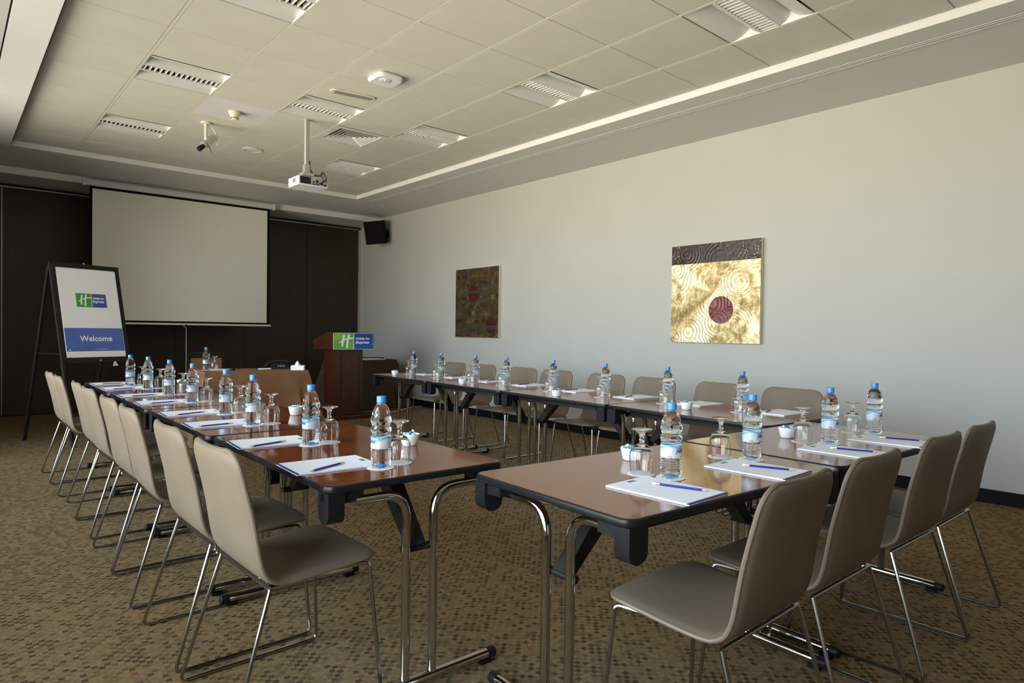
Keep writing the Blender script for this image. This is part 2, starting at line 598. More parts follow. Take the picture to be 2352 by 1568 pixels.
# ------------------------------------------------------------------ floor, walls, ceiling
struct('floor', box(WX - .2, XR + .2, YB - .2, YF + .3, -.1, 0, 'carpet', 'floor'), 'taupe carpet flecked with small brown and moss green blocks', 'floor')
struct('wall_right', box(XR, XR + .15, YB - .2, YF + .3, 0, HS + .3, 'wall_paint', 'wall_right'), 'plain off-white wall behind the two paintings', 'wall')
struct('baseboard_right', box(XR - .014, XR, YB, YF, 0, .10, 'baseboard_black', 'baseboard_right'), 'black skirting board along the off-white wall', 'baseboard')
struct('wall_back', box(WX - .2, XR + .2, YB - .15, YB, 0, HS + .3, 'wall_back_paint', 'wall_back'), 'plain wall behind the camera', 'wall')

# window wall on the left: piers, sill, head, and framed panes
mb = MB()
mb.box(WX - .2, WX, YB, YF + .2, 0, WZ0)
mb.box(WX - .2, WX, YB, YF + .2, WZ1, HS + .3)
edges = [YB] + [e for w in WINDOWS for e in w] + [YF + .2]
for i in range(0, len(edges), 2):
    mb.box(WX - .2, WX, edges[i], edges[i + 1], WZ0, WZ1)
struct('wall_left', mb.mesh('wall_left', 'wall_paint', False), 'window wall letting daylight in from the left', 'wall')
for i, (a, b) in enumerate(WINDOWS):
    mb = MB()
    mb.box(WX - .13, WX - .07, a, a + .05, WZ0, WZ1).box(WX - .13, WX - .07, b - .05, b, WZ0, WZ1)
    mb.box(WX - .13, WX - .07, a + .05, b - .05, WZ0, WZ0 + .05).box(WX - .13, WX - .07, a + .05, b - .05, WZ1 - .05, WZ1)
    w = struct(f'window_{i + 1}', mb.mesh('window_frame', 'window_frame', False), nth(i, 'tall framed window pane', 'in the left wall'), 'window')
    part('pane', box(WX - .105, WX - .095, a + .05, b - .05, WZ0 + .05, WZ1 - .05, 'window_glass', 'pane'), w)

# tile ceiling
plen = box(TX0 - .05, TX1 + .05, YB, TY1 + .05, HC + .13, HC + .2, 'dark_gap', 'ceiling')
ceiling = struct('ceiling', plen, 'suspended ceiling of beige square tiles', 'ceiling')
COLS = [(-.6, 0), (0, .6), (.6, 1.2), (1.2, 1.8), (1.8, 2.4), (2.4, 3.0), (3.0, 3.57)]
ROWS = [(round(.6 * j, 3), round(.6 * j + .6, 3)) for j in range(-11, 7)]
LIGHTS = [(1, -2), (1, 1), (1, 4), (3, 1), (5, -5), (5, -2), (5, 1), (5, 4), (1, -5)]
VENT = (4, 2)
PALE = (2, 2)
tile_me = {}
for ci, (x0, x1) in enumerate(COLS):
    for (y0, y1) in ROWS:
        row = round(y0 / .6)
        if (ci, row) in LIGHTS or (ci, row) == VENT:
            continue
        y1c = min(y1, TY1); y0c = max(y0, YB)
        gx, gy = .0128, .0022
        kx, ky = round(x1 - x0, 3), round(y1c - y0c, 3)
        key = (kx, ky, (ci, row) == PALE)
        if key not in tile_me:
            w2, d2 = kx / 2 - gx, ky / 2 - gy
            mb = MB()
            mb.add([(-w2, -d2, .004), (w2, -d2, .004), (w2, d2, .004), (-w2, d2, .004),
                    (-w2 + .002, -d2 + .005, -.001), (w2 - .002, -d2 + .005, -.001), (w2 - .002, d2 - .005, -.001), (-w2 + .002, d2 - .005, -.001),
                    (-w2, -d2, .016), (w2, -d2, .016), (w2, d2, .016), (-w2, d2, .016)],
                   [(4, 5, 6, 7), (0, 1, 5, 4), (1, 2, 6, 5), (2, 3, 7, 6), (3, 0, 4, 7), (8, 9, 1, 0), (9, 10, 2, 1), (10, 11, 3, 2), (11, 8, 0, 3), (8, 11, 10, 9)])
            tile_me[key] = mb.mesh('ceiling_tile', 'ceiling_tile_pale' if key[2] else 'ceiling_tile', False)
        part('tile', tile_me[key], ceiling, ((x0 + x1) / 2, (y0c + y1c) / 2, HC))
for x in (0, .6, 1.2, 1.8, 2.4, 3.0):
    part('grid_bar', box(x - .0100, x + .0100, YB, TY1, HC - .0015, HC + .02, 'grid_metal', 'grid_bar'), ceiling)
cross = box(-.289, .289, -.0021, .0021, HC + .0035, HC + .018, 'grid_shadow', 'grid_bar')
cross_l = box(-.274, .274, -.0021, .0021, HC + .0035, HC + .018, 'grid_shadow', 'grid_bar')
for ci, (x0, x1) in enumerate(COLS):
    for (y0, y1) in ROWS[1:]:
        part('grid_bar', cross if ci < 6 else cross_l, ceiling, ((x0 + x1) / 2, y0, 0))

# soffits around the tray; the upright faces are white trim
mb = MB()
mb.box(TX1 + .012, XR, YB, YF + .2, HS, HS + .28)
struct('ceiling_soffit_right', mb.mesh('soffit', 'soffit_paint', False), 'lowered plaster strip along the right wall', 'ceiling')
struct('trim_1', box(TX1, TX1 + .012, YB, TY1, HS - .001, HC + .02, 'trim_white', 'trim'), 'white upright trim edging the tiles on the right', 'trim')
mb = MB()
mb.box(TX0 - .24, TX1 + .012, TY1 + .012, 5.404, HS, HS + .28)
mb.box(WX, XR, 5.404, YF + .2, HD + .002, HS - .0005)
mb.box(WX, TX1 + .012, 5.404, YF + .2, HS - .0005, HS + .28)
struct('ceiling_soffit_far', mb.mesh('soffit', 'soffit_paint', False), 'lowered plaster strip in front of the dark partition', 'ceiling')
struct('trim_2', box(TX0, TX1 + .012, TY1, TY1 + .012, HS - .001, HC + .02, 'trim_white', 'trim'), 'white upright trim edging the tiles above the screen', 'trim')
struct('trim_3', box(WX, XR, 5.392, 5.404, HD, HS - .0005, 'trim_white', 'trim'), 'white downstand board above the projection screen', 'trim')
mb = MB()
mb.box(TX0 - .24, TX0 - .006, YB, TY1 + .012, HS, HS + .28)
struct('ceiling_soffit_left', mb.mesh('soffit', 'soffit_window_lit', False), 'plaster strip beside the windows, window light painted into its colour', 'ceiling')
struct('trim_4', box(TX0 - .006, TX0, YB, TY1, HS + .012, HC + .02, 'dark_gap', 'trim'), 'dark shadow gap edging the tiles on the left', 'trim')
mb = MB()
mb.box(WX, TX0 - .252, YB, 5.404, HS + .006, HS + .28)
struct('ceiling_soffit_window', mb.mesh('soffit', 'soffit_paint', False), 'plaster strip over the window bay', 'ceiling')
struct('trim_5', box(TX0 - .252, TX0 - .24, YB, 5.404, HS + .02, HS + .1, 'dark_gap', 'trim'), 'thin dark joint between the two left plaster strips', 'trim')

# far folding partition: leaves, edge strips, head track, jamb
far = struct('wall_far', box(WX, XR, YF + .06, YF + .2, 0, HD, 'dark_gap', 'wall_far'), 'dark brown folding partition behind the screen', 'wall')
seams = [-1.63, -.572, .487, 1.536, 2.594, 3.655, XR - .05]
leaf = {}
prev = WX
for i, xx in enumerate(seams):
    w = round(xx - prev, 2)
    if w not in leaf:
        leaf[w] = MB().box(.004, w - .004, 0, .06, .012, HD - .035).mesh('leaf', 'partition_wood', False)
    part('panel', leaf[w], far, (prev, YF, 0))
    if 0 <= i < 6:
        lite = i in (1,)
        part('edge_strip', box(-.004, .004, -.002, .03, .012, HD - .04, 'aluminium' if lite else 'black_metal', 'edge_strip'), far, (xx, YF, 0))
    prev = xx
part('head_track', box(WX, XR, YF - .03, YF + .06, HD - .032, HD - .012, 'black_metal', 'head_track'), far)
part('head_rail', box(WX, XR - .05, YF - .012, YF + .02, HD - .048, HD - .034, 'aluminium', 'head_rail'), far)
part('jamb', box(XR - .05, XR - .002, YF - .03, YF + .06, 0, HD - .05, 'aluminium', 'jamb'), far)

# slot diffuser in the right soffit
t = thing('slot_diffuser', 'long twin-slot air diffuser in the plaster strip above the right wall', 'air vent', (3.825, 0, HS))
part('backing', box(-.045, .045, YB + .1, 4.19, -.0022, -.0002, 'dark_gap', 'backing'), t)
for x, w, mt in ((-.039, .012, 'soffit_paint'), (-.008, .020, 'soffit_paint'), (.031, .026, 'soffit_paint')):
    part('bar', box(x - w / 2, x + w / 2, YB + .1, 4.19, -.006, -.0022, mt, 'bar'), t)

# ------------------------------------------------------------------ ceiling fixtures
mb = MB()          # reflector wings and lamp body, section in Y-Z, run along X
wing = [(-.290, .0)] + [(-.290 + .150 * math.sin(a), .088 * (1 - math.cos(a)) * 1.0 + .002) for a in [i * PI / 16 for i in range(1, 9)]]
body = [(-.135, .085)] + [(-.135 + .068 * (1 - math.cos(a)), .085 - .083 * math.sin(a)) for a in [i * PI / 16 for i in range(1, 9)]]
sec = wing + body
L2 = .288


def strip(sec, x0, x1):
    mb2 = MB()
    v = [(x, y, z) for x in (x0, x1) for (y, z) in sec]
    n = len(sec)
    return v, [(i, i + 1, i + 1 + n, i + n) for i in range(n - 1)]


v, f = strip(sec, -L2, L2)
mb.add(v, f)
v, f = strip([(-y, z) for (y, z) in sec], -L2, L2)
mb.add(v, f)
refl_me = mb.mesh('reflector', 'white_enamel')
mb = MB()
mb.add([(-L2, -.067, .055), (L2, -.067, .055), (L2, .067, .055), (-L2, .067, .055)], [(0, 1, 2, 3)])
for sgn in (-1, 1):
    mb.add([(-L2, sgn * .067, .055), (L2, sgn * .067, .055), (L2, sgn * .067, .0), (-L2, sgn * .067, .0)], [(0, 1, 2, 3)])
trough_me = mb.mesh('lamp_trough', 'dark_trough', False)
end_me = MB().box(-.004, .004, -.29, .29, .001, .10).mesh('end_plate', 'fixture_white', False)
frame_me = MB().box(-L2, L2, -.068, -.060, -.003, .012).box(-L2, L2, .060, .068, -.003, .012).mesh('louvre_frame', 'fixture_white', False)
blade_me = MB().add([(-.0068, -.06, .028), (.0068, -.06, .028), (.0015, -.06, -.001), (-.0015, -.06, -.001),
                     (-.0068, .06, .028), (.0068, .06, .028), (.0015, .06, -.001), (-.0015, .06, -.001)],
                    [(0, 1, 2, 3), (7, 6, 5, 4), (0, 4, 5, 1), (1, 5, 6, 2), (2, 6, 7, 3), (3, 7, 4, 0)]).mesh('blade', 'blade_metal', False)
lnames = {(1, -2): 'left column, partly cut by the top of the picture', (1, 1): 'left column, nearer of the two fully in view',
          (1, 4): 'left column, farthest, near the projection screen', (3, 1): 'middle column, just above the projector pole',
          (5, -5): 'right column, largest, at the top of the picture', (5, -2): 'right column, second from the camera',
          (5, 1): 'right column, beside the square air vent', (5, 4): 'right column, farthest, behind the projector',
          (1, -5): 'left column, nearest the camera overhead'}
for (ci, row) in LIGHTS:
    x0, x1 = COLS[ci]; y0 = row * .6
    t = thing('ceiling_light', 'recessed louvre ceiling light, ' + lnames[(ci, row)], 'ceiling light', ((x0 + x1) / 2, y0 + .3, HC), 0, 'recessed ceiling lights')
    part('reflector', refl_me, t)
    part('lamp_trough', trough_me, t)
    part('end_plate', end_me, t, (-.292, 0, 0)); part('end_plate', end_me, t, (.292, 0, 0))
    fr = part('louvre', frame_me, t)
    for i in range(15):
        part('blade', blade_me, fr, (-.266 + i * .038, 0, 0))

# square air diffuser
t = thing('air_diffuser', 'square ceiling air vent with nested slanted vanes', 'air vent', (2.1, 1.5, HC))
part('backing', box(-.29, .29, -.29, .29, .06, .065, 'dark_gap', 'backing'), t)


def ring(o1, z1, o2, z2, mat):
    v = [(sx * o1, sy * o1, z1) for sx, sy in ((-1, -1), (1, -1), (1, 1), (-1, 1))] + [(sx * o2, sy * o2, z2) for sx, sy in ((-1, -1), (1, -1), (1, 1), (-1, 1))]
    v += [(x, y, z + .003) for x, y, z in v]
    f = []
    for i in range(4):
        j = (i + 1) % 4
        f += [(i, j, j + 4, i + 4), (i + 8, i + 12, j + 12, j + 8), (i, i + 8, j + 8, j), (i + 4, j + 4, j + 12, i + 12)]
    return MB().add(v, f).mesh('vane', mat, False)


part('frame', ring(.29, -.002, .235, -.002, 'white_enamel'), t)
for i in range(6):
    o1 = .232 - i * .037
    part('vane', ring(o1, -.002, max(.004, o1 - .046), .040, 'white_enamel'), t)

# wireless access point, exit light, smoke detector, speaker
t = thing('access_point', 'square white wireless access point with a tiny blue light on the ceiling', 'router', (1.515, -.225, HC), 0)
me = MB().rbox(-.115, .115, -.115, .115, -.045, -.004, .05, 6, .014).mesh('body', 'white_plastic')
part('body', me, t)
part('badge', MB().lathe([(.045, 0), (.045, -.004), (.040, -.006)], 24).mesh('badge', 'white_enamel'), t, (-.02, -.03, -.045))
k = N('blue_led'); k.col(k.ramp(k.noise(5), [(.3, (.1, .2, 1)), (.7, (.15, .3, 1))]))
k.b.inputs['Emission Color'].default_value = (.15, .3, 1, 1); k.b.inputs['Emission Strength'].default_value = 3; M['blue_led'] = k.m
part('status_light', MB().lathe([(.004, 0), (.003, -.003)], 10).mesh('status_light', 'blue_led'), t, (-.035, -.05, -.051))

t = thing('emergency_light', 'slim oval-ended emergency light with grey lens on the ceiling', 'emergency light', (1.51, .315, HC), -.16)
part('bezel', MB().rbox(-.20, .20, -.055, .055, -.010, -.001, .05, 8, .006).mesh('bezel', 'cream_plastic'), t)
part('lens', MB().box(-.165, .165, -.033, .033, -.013, -.0095).mesh('lens', 'window_frame', False), t)

t = thing('smoke_detector', 'white cone-shaped smoke detector on the pale ceiling tile', 'smoke detector', (.905, 1.498, HC))
part('base', MB().lathe([(.056, -.004), (.056, -.022), (.050, -.026)], 28).mesh('base', 'cream_plastic'), t)
part('sensor', MB().lathe([(.050, -.026), (.036, -.052), (.033, -.056), (.033, -.074), (.027, -.080)], 28).mesh('sensor', 'cream_plastic'), t)
slot = MB().box(.0325, .0345, -.006, .006, -.069, -.058).mesh('slot', 'dark_gap', False)
for i in range(9):
    part('slot', slot, t, (0, 0, 0), (0, 0, i * 2 * PI / 9))

t = thing('ceiling_speaker', 'flat round ceiling speaker grille beside the projector pole', 'speaker', (1.495, 2.70, HC))
part('rim', MB().lathe([(.105, -.003), (.103, -.010), (.088, -.008), (.088, -.004)], 36).mesh('rim', 'ceiling_tile'), t)
part('grille', MB().lathe([(.088, -.0045), (.05, -.007), (.004, -.008)], 36).mesh('grille', 'ceiling_tile_pale'), t)

# CCTV camera
t = thing('security_camera', 'small silver security camera hanging from a cream ceiling bracket', 'camera', (.80, 2.02, HC))
part('mount', MB().lathe([(.048, -.002), (.048, -.016), (.030, -.020)], 24).mesh('mount', 'cream_plastic'), t)
part('stem', MB().tube([(0, 0, -.015), (0, 0, -.15), (-.005, -.005, -.165)], .016, 10).mesh('stem', 'cream_plastic'), t)
part('conduit', MB().tube(fillet([(.02, 0, -.03), (.05, 0, -.03), (.115, .02, -.10), (.118, .02, -.20)], .06), .011, 8).mesh('conduit', 'white_plastic'), t)
d = Vector((-.62, -.22, -.62)).normalized()
rotq = d.to_track_quat('X', 'Z').to_euler()
bd = part('body', MB().rbox(-.085, .075, -.033, .033, -.030, .030, .008, 3, .006).mesh('body', 'silver_plastic'), t, (.022, 0, -.185), tuple(rotq))
part('lens', MB().tube([(.07, 0, -.004), (.10, 0, -.004), (.102, 0, -.004), (.145, 0, -.004)], [.020, .020, .024, .024], 16).mesh('lens', 'black_plastic'), bd)
part('cord', MB().tube([(.05, .033, .005), (.055, .04, -.04), (.075, .045, -.09)], .003, 6).mesh('cord', 'cable_black'), bd)

# projector on its pole
t = thing('projector', 'white projector hanging from a white ceiling pole', 'projector', (1.50, 1.24, HC))
part('pole', MB().rbox(-.019, .019, -.019, .019, -.47, -.001, .004, 2).mesh('pole', 'pole_grey'), t)
part('bracket', MB().box(-.028, .028, -.028, .028, -.52, -.44).box(-.05, .06, -.04, .06, -.548, -.52).mesh('bracket', 'silver_plastic', False), t)
PZ = HC - .64 - HC
bd = part('body', MB().rbox(-.095, .215, -.03, .215, -.640, -.552, .012, 3, .008).mesh('body', 'white_plastic'), t)
part('grille', box(-.078, .03, -.0325, -.0295, -.628, -.560, 'dark_gap', 'grille'), bd)
for i in range(5):
    part('slat', box(-.078, .03, -.036, -.0325, -.624 + i * .013, -.620 + i * .013, 'phone_black', 'slat'), bd)
part('port_panel', box(.036, .205, -.0325, -.0295, -.630, -.560, 'silver_plastic', 'port_panel'), bd)
for (x, z, w, h, mt) in ((.06, -.60, .022, .014, 'phone_black'), (.095, -.592, .024, .030, 'phone_black'), (.06, -.622, .03, .010, 'phone_black'), (.10, -.620, .034, .012, 'navy'),
                         (.145, -.612, .026, .018, 'phone_black'), (.178, -.618, .020, .020, 'phone_black'), (.19, -.58, .010, .016, 'phone_black')):
    part('port', box(x - w / 2, x + w / 2, -.036, -.0325, z - h / 2, z + h / 2, mt, 'port'), bd)
part('badge', box(-.0965, -.0945, .03, .10, -.612, -.575, 'silver_plastic', 'badge'), bd)
part('cable', MB().tube(fillet([(.022, -.022, -.40), (.024, -.024, -.50), (.06, -.03, -.535), (.13, -.04, -.535), (.14, -.05, -.49), (.185, -.06, -.56), (.15, -.05, -.59), (.12, -.036, -.612)], .03), .006, 8).mesh('cable', 'cable_black'), t)
part('cable', MB().tube(fillet([(.024, -.024, -.48), (.07, -.032, -.545), (.13, -.05, -.53), (.15, -.06, -.58), (.145, -.036, -.612)], .03), .005, 8).mesh('cable', 'cable_black'), t)

# loudspeaker in the corner
t = thing('wall_speaker', 'black tilted loudspeaker bracketed high in the far right corner', 'speaker', (4.46, 5.14, 2.90))
sp = MB().poly([(-.17, -.13), (.17, -.13), (.12, .14), (-.12, .14)], -.19, .19).mesh('cabinet', 'screen_black', False)
cb = part('cabinet', sp, t, (0, 0, 0), (math.radians(13), math.radians(-4), math.radians(-50)))
part('grille', box(-.15, .15, -.136, -.131, -.175, .175, 'screen_black', 'grille'), cb)
part('bracket', MB().tube([(.06, .0, 0), (.218, .0, .0)], .016, 10).mesh('bracket', 'black_metal'), t)
part('wall_plate', box(.205, .2235, -.03, .03, -.07, .07, 'black_metal', 'wall_plate'), t)

# ------------------------------------------------------------------ projection screen
SY = 5.34
t = thing('projection_screen', 'pulled-down projection screen with black border and pull cord', 'projection screen', (1.49, SY, 0))
part('case', MB().rbox(-1.245, 1.255, -.035, .045, 3.085, 3.165, .012, 3, .008).mesh('case', 'white_enamel'), t)
part('end_cap', MB().rbox(-1.265, -1.243, -.042, .046, 3.078, 3.172, .008, 3, .004).mesh('end_cap', 'fixture_white'), t)
part('end_cap', MB().rbox(1.253, 1.275, -.042, .046, 3.078, 3.172, .008, 3, .004).mesh('end_cap', 'fixture_white'), t)
fb = part('border', box(-1.193, 1.200, -.0045, -.001, 1.285, 3.09, 'screen_black', 'border'), t)
part('fabric', box(-1.158, 1.160, -.0065, -.0045, 1.312, 3.052, 'screen_fabric', 'fabric'), t)
part('weight_bar', MB().rbox(-1.225, 1.225, -.013, .009, 1.258, 1.285, .006, 3, .004).mesh('weight_bar', 'fixture_white'), t)
part('pull_cord', MB().tube(fillet([(-.03, -.012, 1.258), (-.03, -.012, 1.235), (.0, -.012, 1.225), (.0, -.012, .55)], .01), .005, 6).mesh('pull_cord', 'cream_plastic'), t)
part('pull_ring', MB().tube([(.03 * math.cos(a) - .0, -.012, 1.243 + .018 * math.sin(a)) for a in [i * PI / 8 for i in range(16)]], .004, 6, closed=True).mesh('pull_ring', 'cable_black'), t)

# ------------------------------------------------------------------ paintings on the right wall
for nm, mt, yc, lb in (('striped', 'striped_canvas', 2.565, 'dark striped abstract painting with two red discs'),
                       ('gold', 'gold_canvas', -1.281, 'square gold abstract painting with one red disc and dark top band')):
    t = thing('painting', lb, 'painting', (XR - .054, yc, 1.6345), 0, 'canvases on the right wall')
    part('canvas', MB().box(-.001, .004, -.497, .497, -.498, .498).mesh('canvas', mt, False), t)
    part('stretcher', MB().rbox(.004, .0535, -.496, .496, -.497, .497, .006, 2, .003).mesh('stretcher', 'canvas_side'), t)


# ------------------------------------------------------------------ printed emblem used on poster and lectern
def ribbon(pts, ws, z, d):
    """flat brush stroke through pts with half-widths ws"""
    P = [Vector((x, y)) for x, y in pts]
    n = len(P)
    lft, rgt = [], []
    for i in range(n):
        tt = (P[min(i + 1, n - 1)] - P[max(i - 1, 0)]).normalized()
        nn = Vector((-tt.y, tt.x))
        lft.append(P[i] + nn * ws[i]); rgt.append(P[i] - nn * ws[i])
    v = [(p.x, p.y, z) for p in lft + rgt] + [(p.x, p.y, z + d) for p in lft + rgt]
    f = []
    for i in range(n - 1):
        f += [(i, i + 1, n + i + 1, n + i), (2 * n + i, 3 * n + i, 3 * n + i + 1, 2 * n + i + 1)]
        f += [(i, i + 2 * n, i + 2 * n + 1, i + 1), (n + i, n + i + 1, 3 * n + i + 1, 3 * n + i)]
    f += [(0, n, 3 * n, 2 * n), (n - 1, 3 * n - 1, 4 * n - 1, 2 * n - 1)]
    return v, f


def emblem(parent, W, H, z0, green, blue):
    """green field with a slanted white H and swoosh, blue field with the two-line name; local XY, centred"""
    d = .0006
    part('green_field', MB().box(-W / 2, -.004 * W, -H / 2, H / 2, z0, z0 + d).mesh('green_field', green, False), parent)
    part('blue_field', MB().box(.012 * W, W / 2, -H / 2, H / 2, z0, z0 + d).mesh('blue_field', blue, False), parent)
    part('divider', MB().box(-.004 * W, .012 * W, -H / 2, H / 2, z0, z0 + d).mesh('divider', 'sign_white', False), parent)
    gx0, gw = -W / 2, W / 2
    ox = .16 if W > .4 else -.0
    A = lambda x, y: (gx0 + (x + ox) * gw * (1.0 if not ox else .92) + (0), -H / 2 + y * H)
    mb = MB()
    hw = .052 * gw
    s1 = [A(.43, .90), A(.40, .86), A(.34, .55), A(.31, .20), A(.32, .16)]
    mb.add(*ribbon(s1, [hw * .5, hw, hw, hw, hw * .6], z0 + d, d))
    s2 = [A(.70, .95), A(.67, .90), A(.60, .55), A(.56, .10), A(.57, .06)]
    mb.add(*ribbon(s2, [hw * .5, hw, hw, hw, hw * .6], z0 + d, d))
    end = (-.004 * W, -H / 2 + .70 * H)
    s3 = [A(.13, .38), A(.24, .47), A(.40, .57), A(.60, .655), A(.78, .69), end]
    mb.add(*ribbon(s3, [hw * .35, hw * .5, hw * .6, hw * .7, hw * .75, hw * .8], z0 + d, d * 1.3))
    part('monogram', mb.mesh('monogram', 'sign_white', False), parent)
    bw = W / 2
    a = .012 * W + bw * .03
    part('lettering', text_mesh('Holiday Inn', 'sign_white', w=bw * (.70 if W > .4 else .78), h=H * .20, shear=.18, bold=.03), parent, (a + bw * .40, H * .155, z0 + d))
    part('lettering', text_mesh('Express', 'sign_white', w=bw * (.70 if W > .4 else .78), h=H * .235, shear=.18, bold=.03), parent, (a + bw * .40, -H * .09, z0 + d))


k = N('sign_green'); f = k.noise(4, 2); k.col(k.ramp(f, [(.35, (.09, .40, .035)), (.65, (.26, .55, .06))])); k.set(Roughness=.4); M['sign_green'] = k.m
k = N('sign_blue'); f = k.noise(3, 2); k.col(k.ramp(f, [(.35, (.006, .05, .28)), (.65, (.012, .13, .45))])); k.set(Roughness=.4); M['sign_blue'] = k.m

# ------------------------------------------------------------------ easel with welcome poster
t = thing('flipchart_easel', 'black flipchart easel holding the welcome poster by the partition', 'easel', (-.33, 3.35, 0), math.radians(20.9))
BW, AP, SP = .68, 1.87, .44
tilt = math.atan2(SP, AP)
LL = math.hypot(SP, AP)


def bar(p, q, w, mat='black_metal', nm='bar', d=None):
    p, q = Vector(p), Vector(q)
    dv = q - p
    Lb = dv.length
    mb = MB().rbox(-w / 2, w / 2, -(d or w) / 2, (d or w) / 2, 0, Lb, min(w, d or w) * .2, 2)
    mb.xf(Matrix.Translation(p) @ dv.to_track_quat('Z', 'Y').to_matrix().to_4x4())
    return mb.mesh(nm, mat)


for x in (0, BW):
    lg = part('leg', bar((x, 0, AP), (x, -SP, .012), .032, nm='leg'), t)
    part('foot', MB().lathe([(.02, 0), (.02, .03), (.016, .035)], 12).mesh('foot', 'black_plastic'), lg, (x, -SP, 0))
    lg = part('leg', bar((x, .02, AP - .02), (x - .02 if x else -.02, SP, .012), .030, nm='leg'), t)
    part('foot', MB().lathe([(.02, 0), (.02, .03), (.016, .035)], 12).mesh('foot', 'black_plastic'), lg, (x - .02 if x else -.02, SP, 0))
    part('collar', bar((x, -SP * .55, AP * .45), (x, -SP * .58, AP * .42), .042, 'black_plastic', 'collar'), t)
    part('brace', bar((x, -SP * .5, AP * .5), (x - .01, SP * .5, AP * .5), .012, nm='brace'), t)
part('top_rail', bar((-.016, 0, AP), (BW + .016, 0, AP), .034, nm='top_rail'), t)
bz = 1.03                                   # board length down the slope
bdo = thing('board', None, None)
bdo.parent = t
bdo.location = (BW / 2, -.012, AP)
bdo.rotation_euler = (PI / 2 - tilt, 0, 0)   # local Y runs up the slope, local Z faces the room
part('panel', MB().box(-BW / 2 + .012, BW / 2 - .012, -bz, .0, -.012, .004).mesh('panel', 'white_plastic', False), bdo)
for (x0, x1, y0, y1) in ((-BW / 2, -BW / 2 + .035, -bz, 0), (BW / 2 - .035, BW / 2, -bz, 0), (-BW / 2 + .035, BW / 2 - .035, -.035, 0), (-BW / 2 + .035, BW / 2 - .035, -bz - .03, -bz + .035)):
    part('frame', MB().box(x0, x1, y0, y1, -.014, .012).mesh('frame', 'black_metal', False), bdo)
part('clip', MB().lathe([(.012, 0), (.012, .01), (.006, .014)], 12).mesh('clip', 'chrome'), bdo, (-.02, .018, .006))
part('clip', MB().lathe([(.012, 0), (.012, .01), (.006, .014)], 12).mesh('clip', 'chrome'), bdo, (.02, -bz - .012, .010))
part('clip', MB().poly([(-.03, -.03), (.03, -.03), (.01, .02), (-.01, .02)], 0, .01).mesh('clip', 'chrome', False), bdo, (.17, -bz - .045, .010))

# the poster hangs on the easel but is a thing of its own
mw = Matrix.Translation((-.33, 3.35, 0)) @ Matrix.Rotation(math.radians(20.9), 4, 'Z') @ Matrix.Translation((BW / 2, -.012, AP)) @ Matrix.Rotation(PI / 2 - tilt, 4, 'X')
pw, ph = .605, .945
pt = thing('poster', 'white and blue welcome poster on the black easel', 'poster')
pt.matrix_world = mw @ Matrix.Translation((.0, -.045 - ph / 2, .0125))
part('backing_sheets', MB().box(-pw / 2 - .004, pw / 2 - .004, -ph / 2 - .012, ph / 2 - .002, -.006, -.0002).mesh('backing_sheets', 'paper', False), pt)
part('sheet', MB().box(-pw / 2, pw / 2, -ph / 2, ph / 2, 0, .0008).mesh('sheet', 'paper_white', False), pt)
lg = thing('emblem', None, None); lg.parent = pt
lg.location = (.012, ph * (.5 - .36), .0008)
emblem(lg, pw * .515, ph * .158, 0, 'green_ink', 'blue_ink')
part('blue_band', MB().box(-pw / 2 + .004, pw / 2 - .004, ph * (.5 - .945), ph * (.5 - .68), .0008, .0014).mesh('blue_band', 'poster_blue', False), pt)
part('lettering', text_mesh('Welcome', 'sign_white', w=pw * .55, bold=.018), pt, (.01, ph * (.5 - .80), .0014))
part('lettering', text_mesh('www.hiexpress.com', 'sign_white', w=pw * .20), pt, (.05, ph * (.5 - .922), .0014))
part('mark', MB().tube([(.007 * math.cos(a), .007 * math.sin(a), 0) for a in [i * PI / 6 for i in range(12)]], .0018, 6, closed=True).mesh('mark', 'sign_white'), pt, (-pw / 2 + .035, ph * (.5 - .928), .0018))

# ------------------------------------------------------------------ lectern
t = thing('lectern', 'dark red wooden lectern with a printed front board', 'lectern', (3.08, 3.40, 0))
part('plinth', MB().rbox(-.29, .29, -.14, .46, .0, .05, .012, 2, .006).mesh('plinth', 'lectern_wood'), t)
part('column', MB().rbox(-.205, .195, .0, .36, .055, .96, .006, 2, .003).mesh('column', 'lectern_wood'), t)
part('stile', MB().box(-.205, -.145, -.008, .0, .055, .95).mesh('stile', 'lectern_wood', False), t)
part('stile', MB().box(.155, .195, -.008, .0, .055, .95).mesh('stile', 'lectern_wood', False), t)
part('rail', MB().box(-.145, .155, -.008, .0, .89, .95).mesh('rail', 'lectern_wood', False), t)
part('rail', MB().box(-.145, .155, -.008, .0, .055, .12).mesh('rail', 'lectern_wood', False), t)
hd = part('head', MB().poly([(-.10, .955), (-.10, 1.18), (.05, 1.185), (.50, 1.07), (.50, .945)], -.31, .315, 'yz').mesh('head', 'lectern_wood', False), t)
sg = thing('sign', None, None); sg.parent = t
sg.location = (.005, -.103, 1.065); sg.rotation_euler = (PI / 2, 0, 0)
part('plate', MB().box(-.30, .30, -.112, .112, -.003, .0).mesh('plate', 'sign_white', False), sg)
emblem(sg, .592, .216, 0, 'sign_green', 'sign_blue')


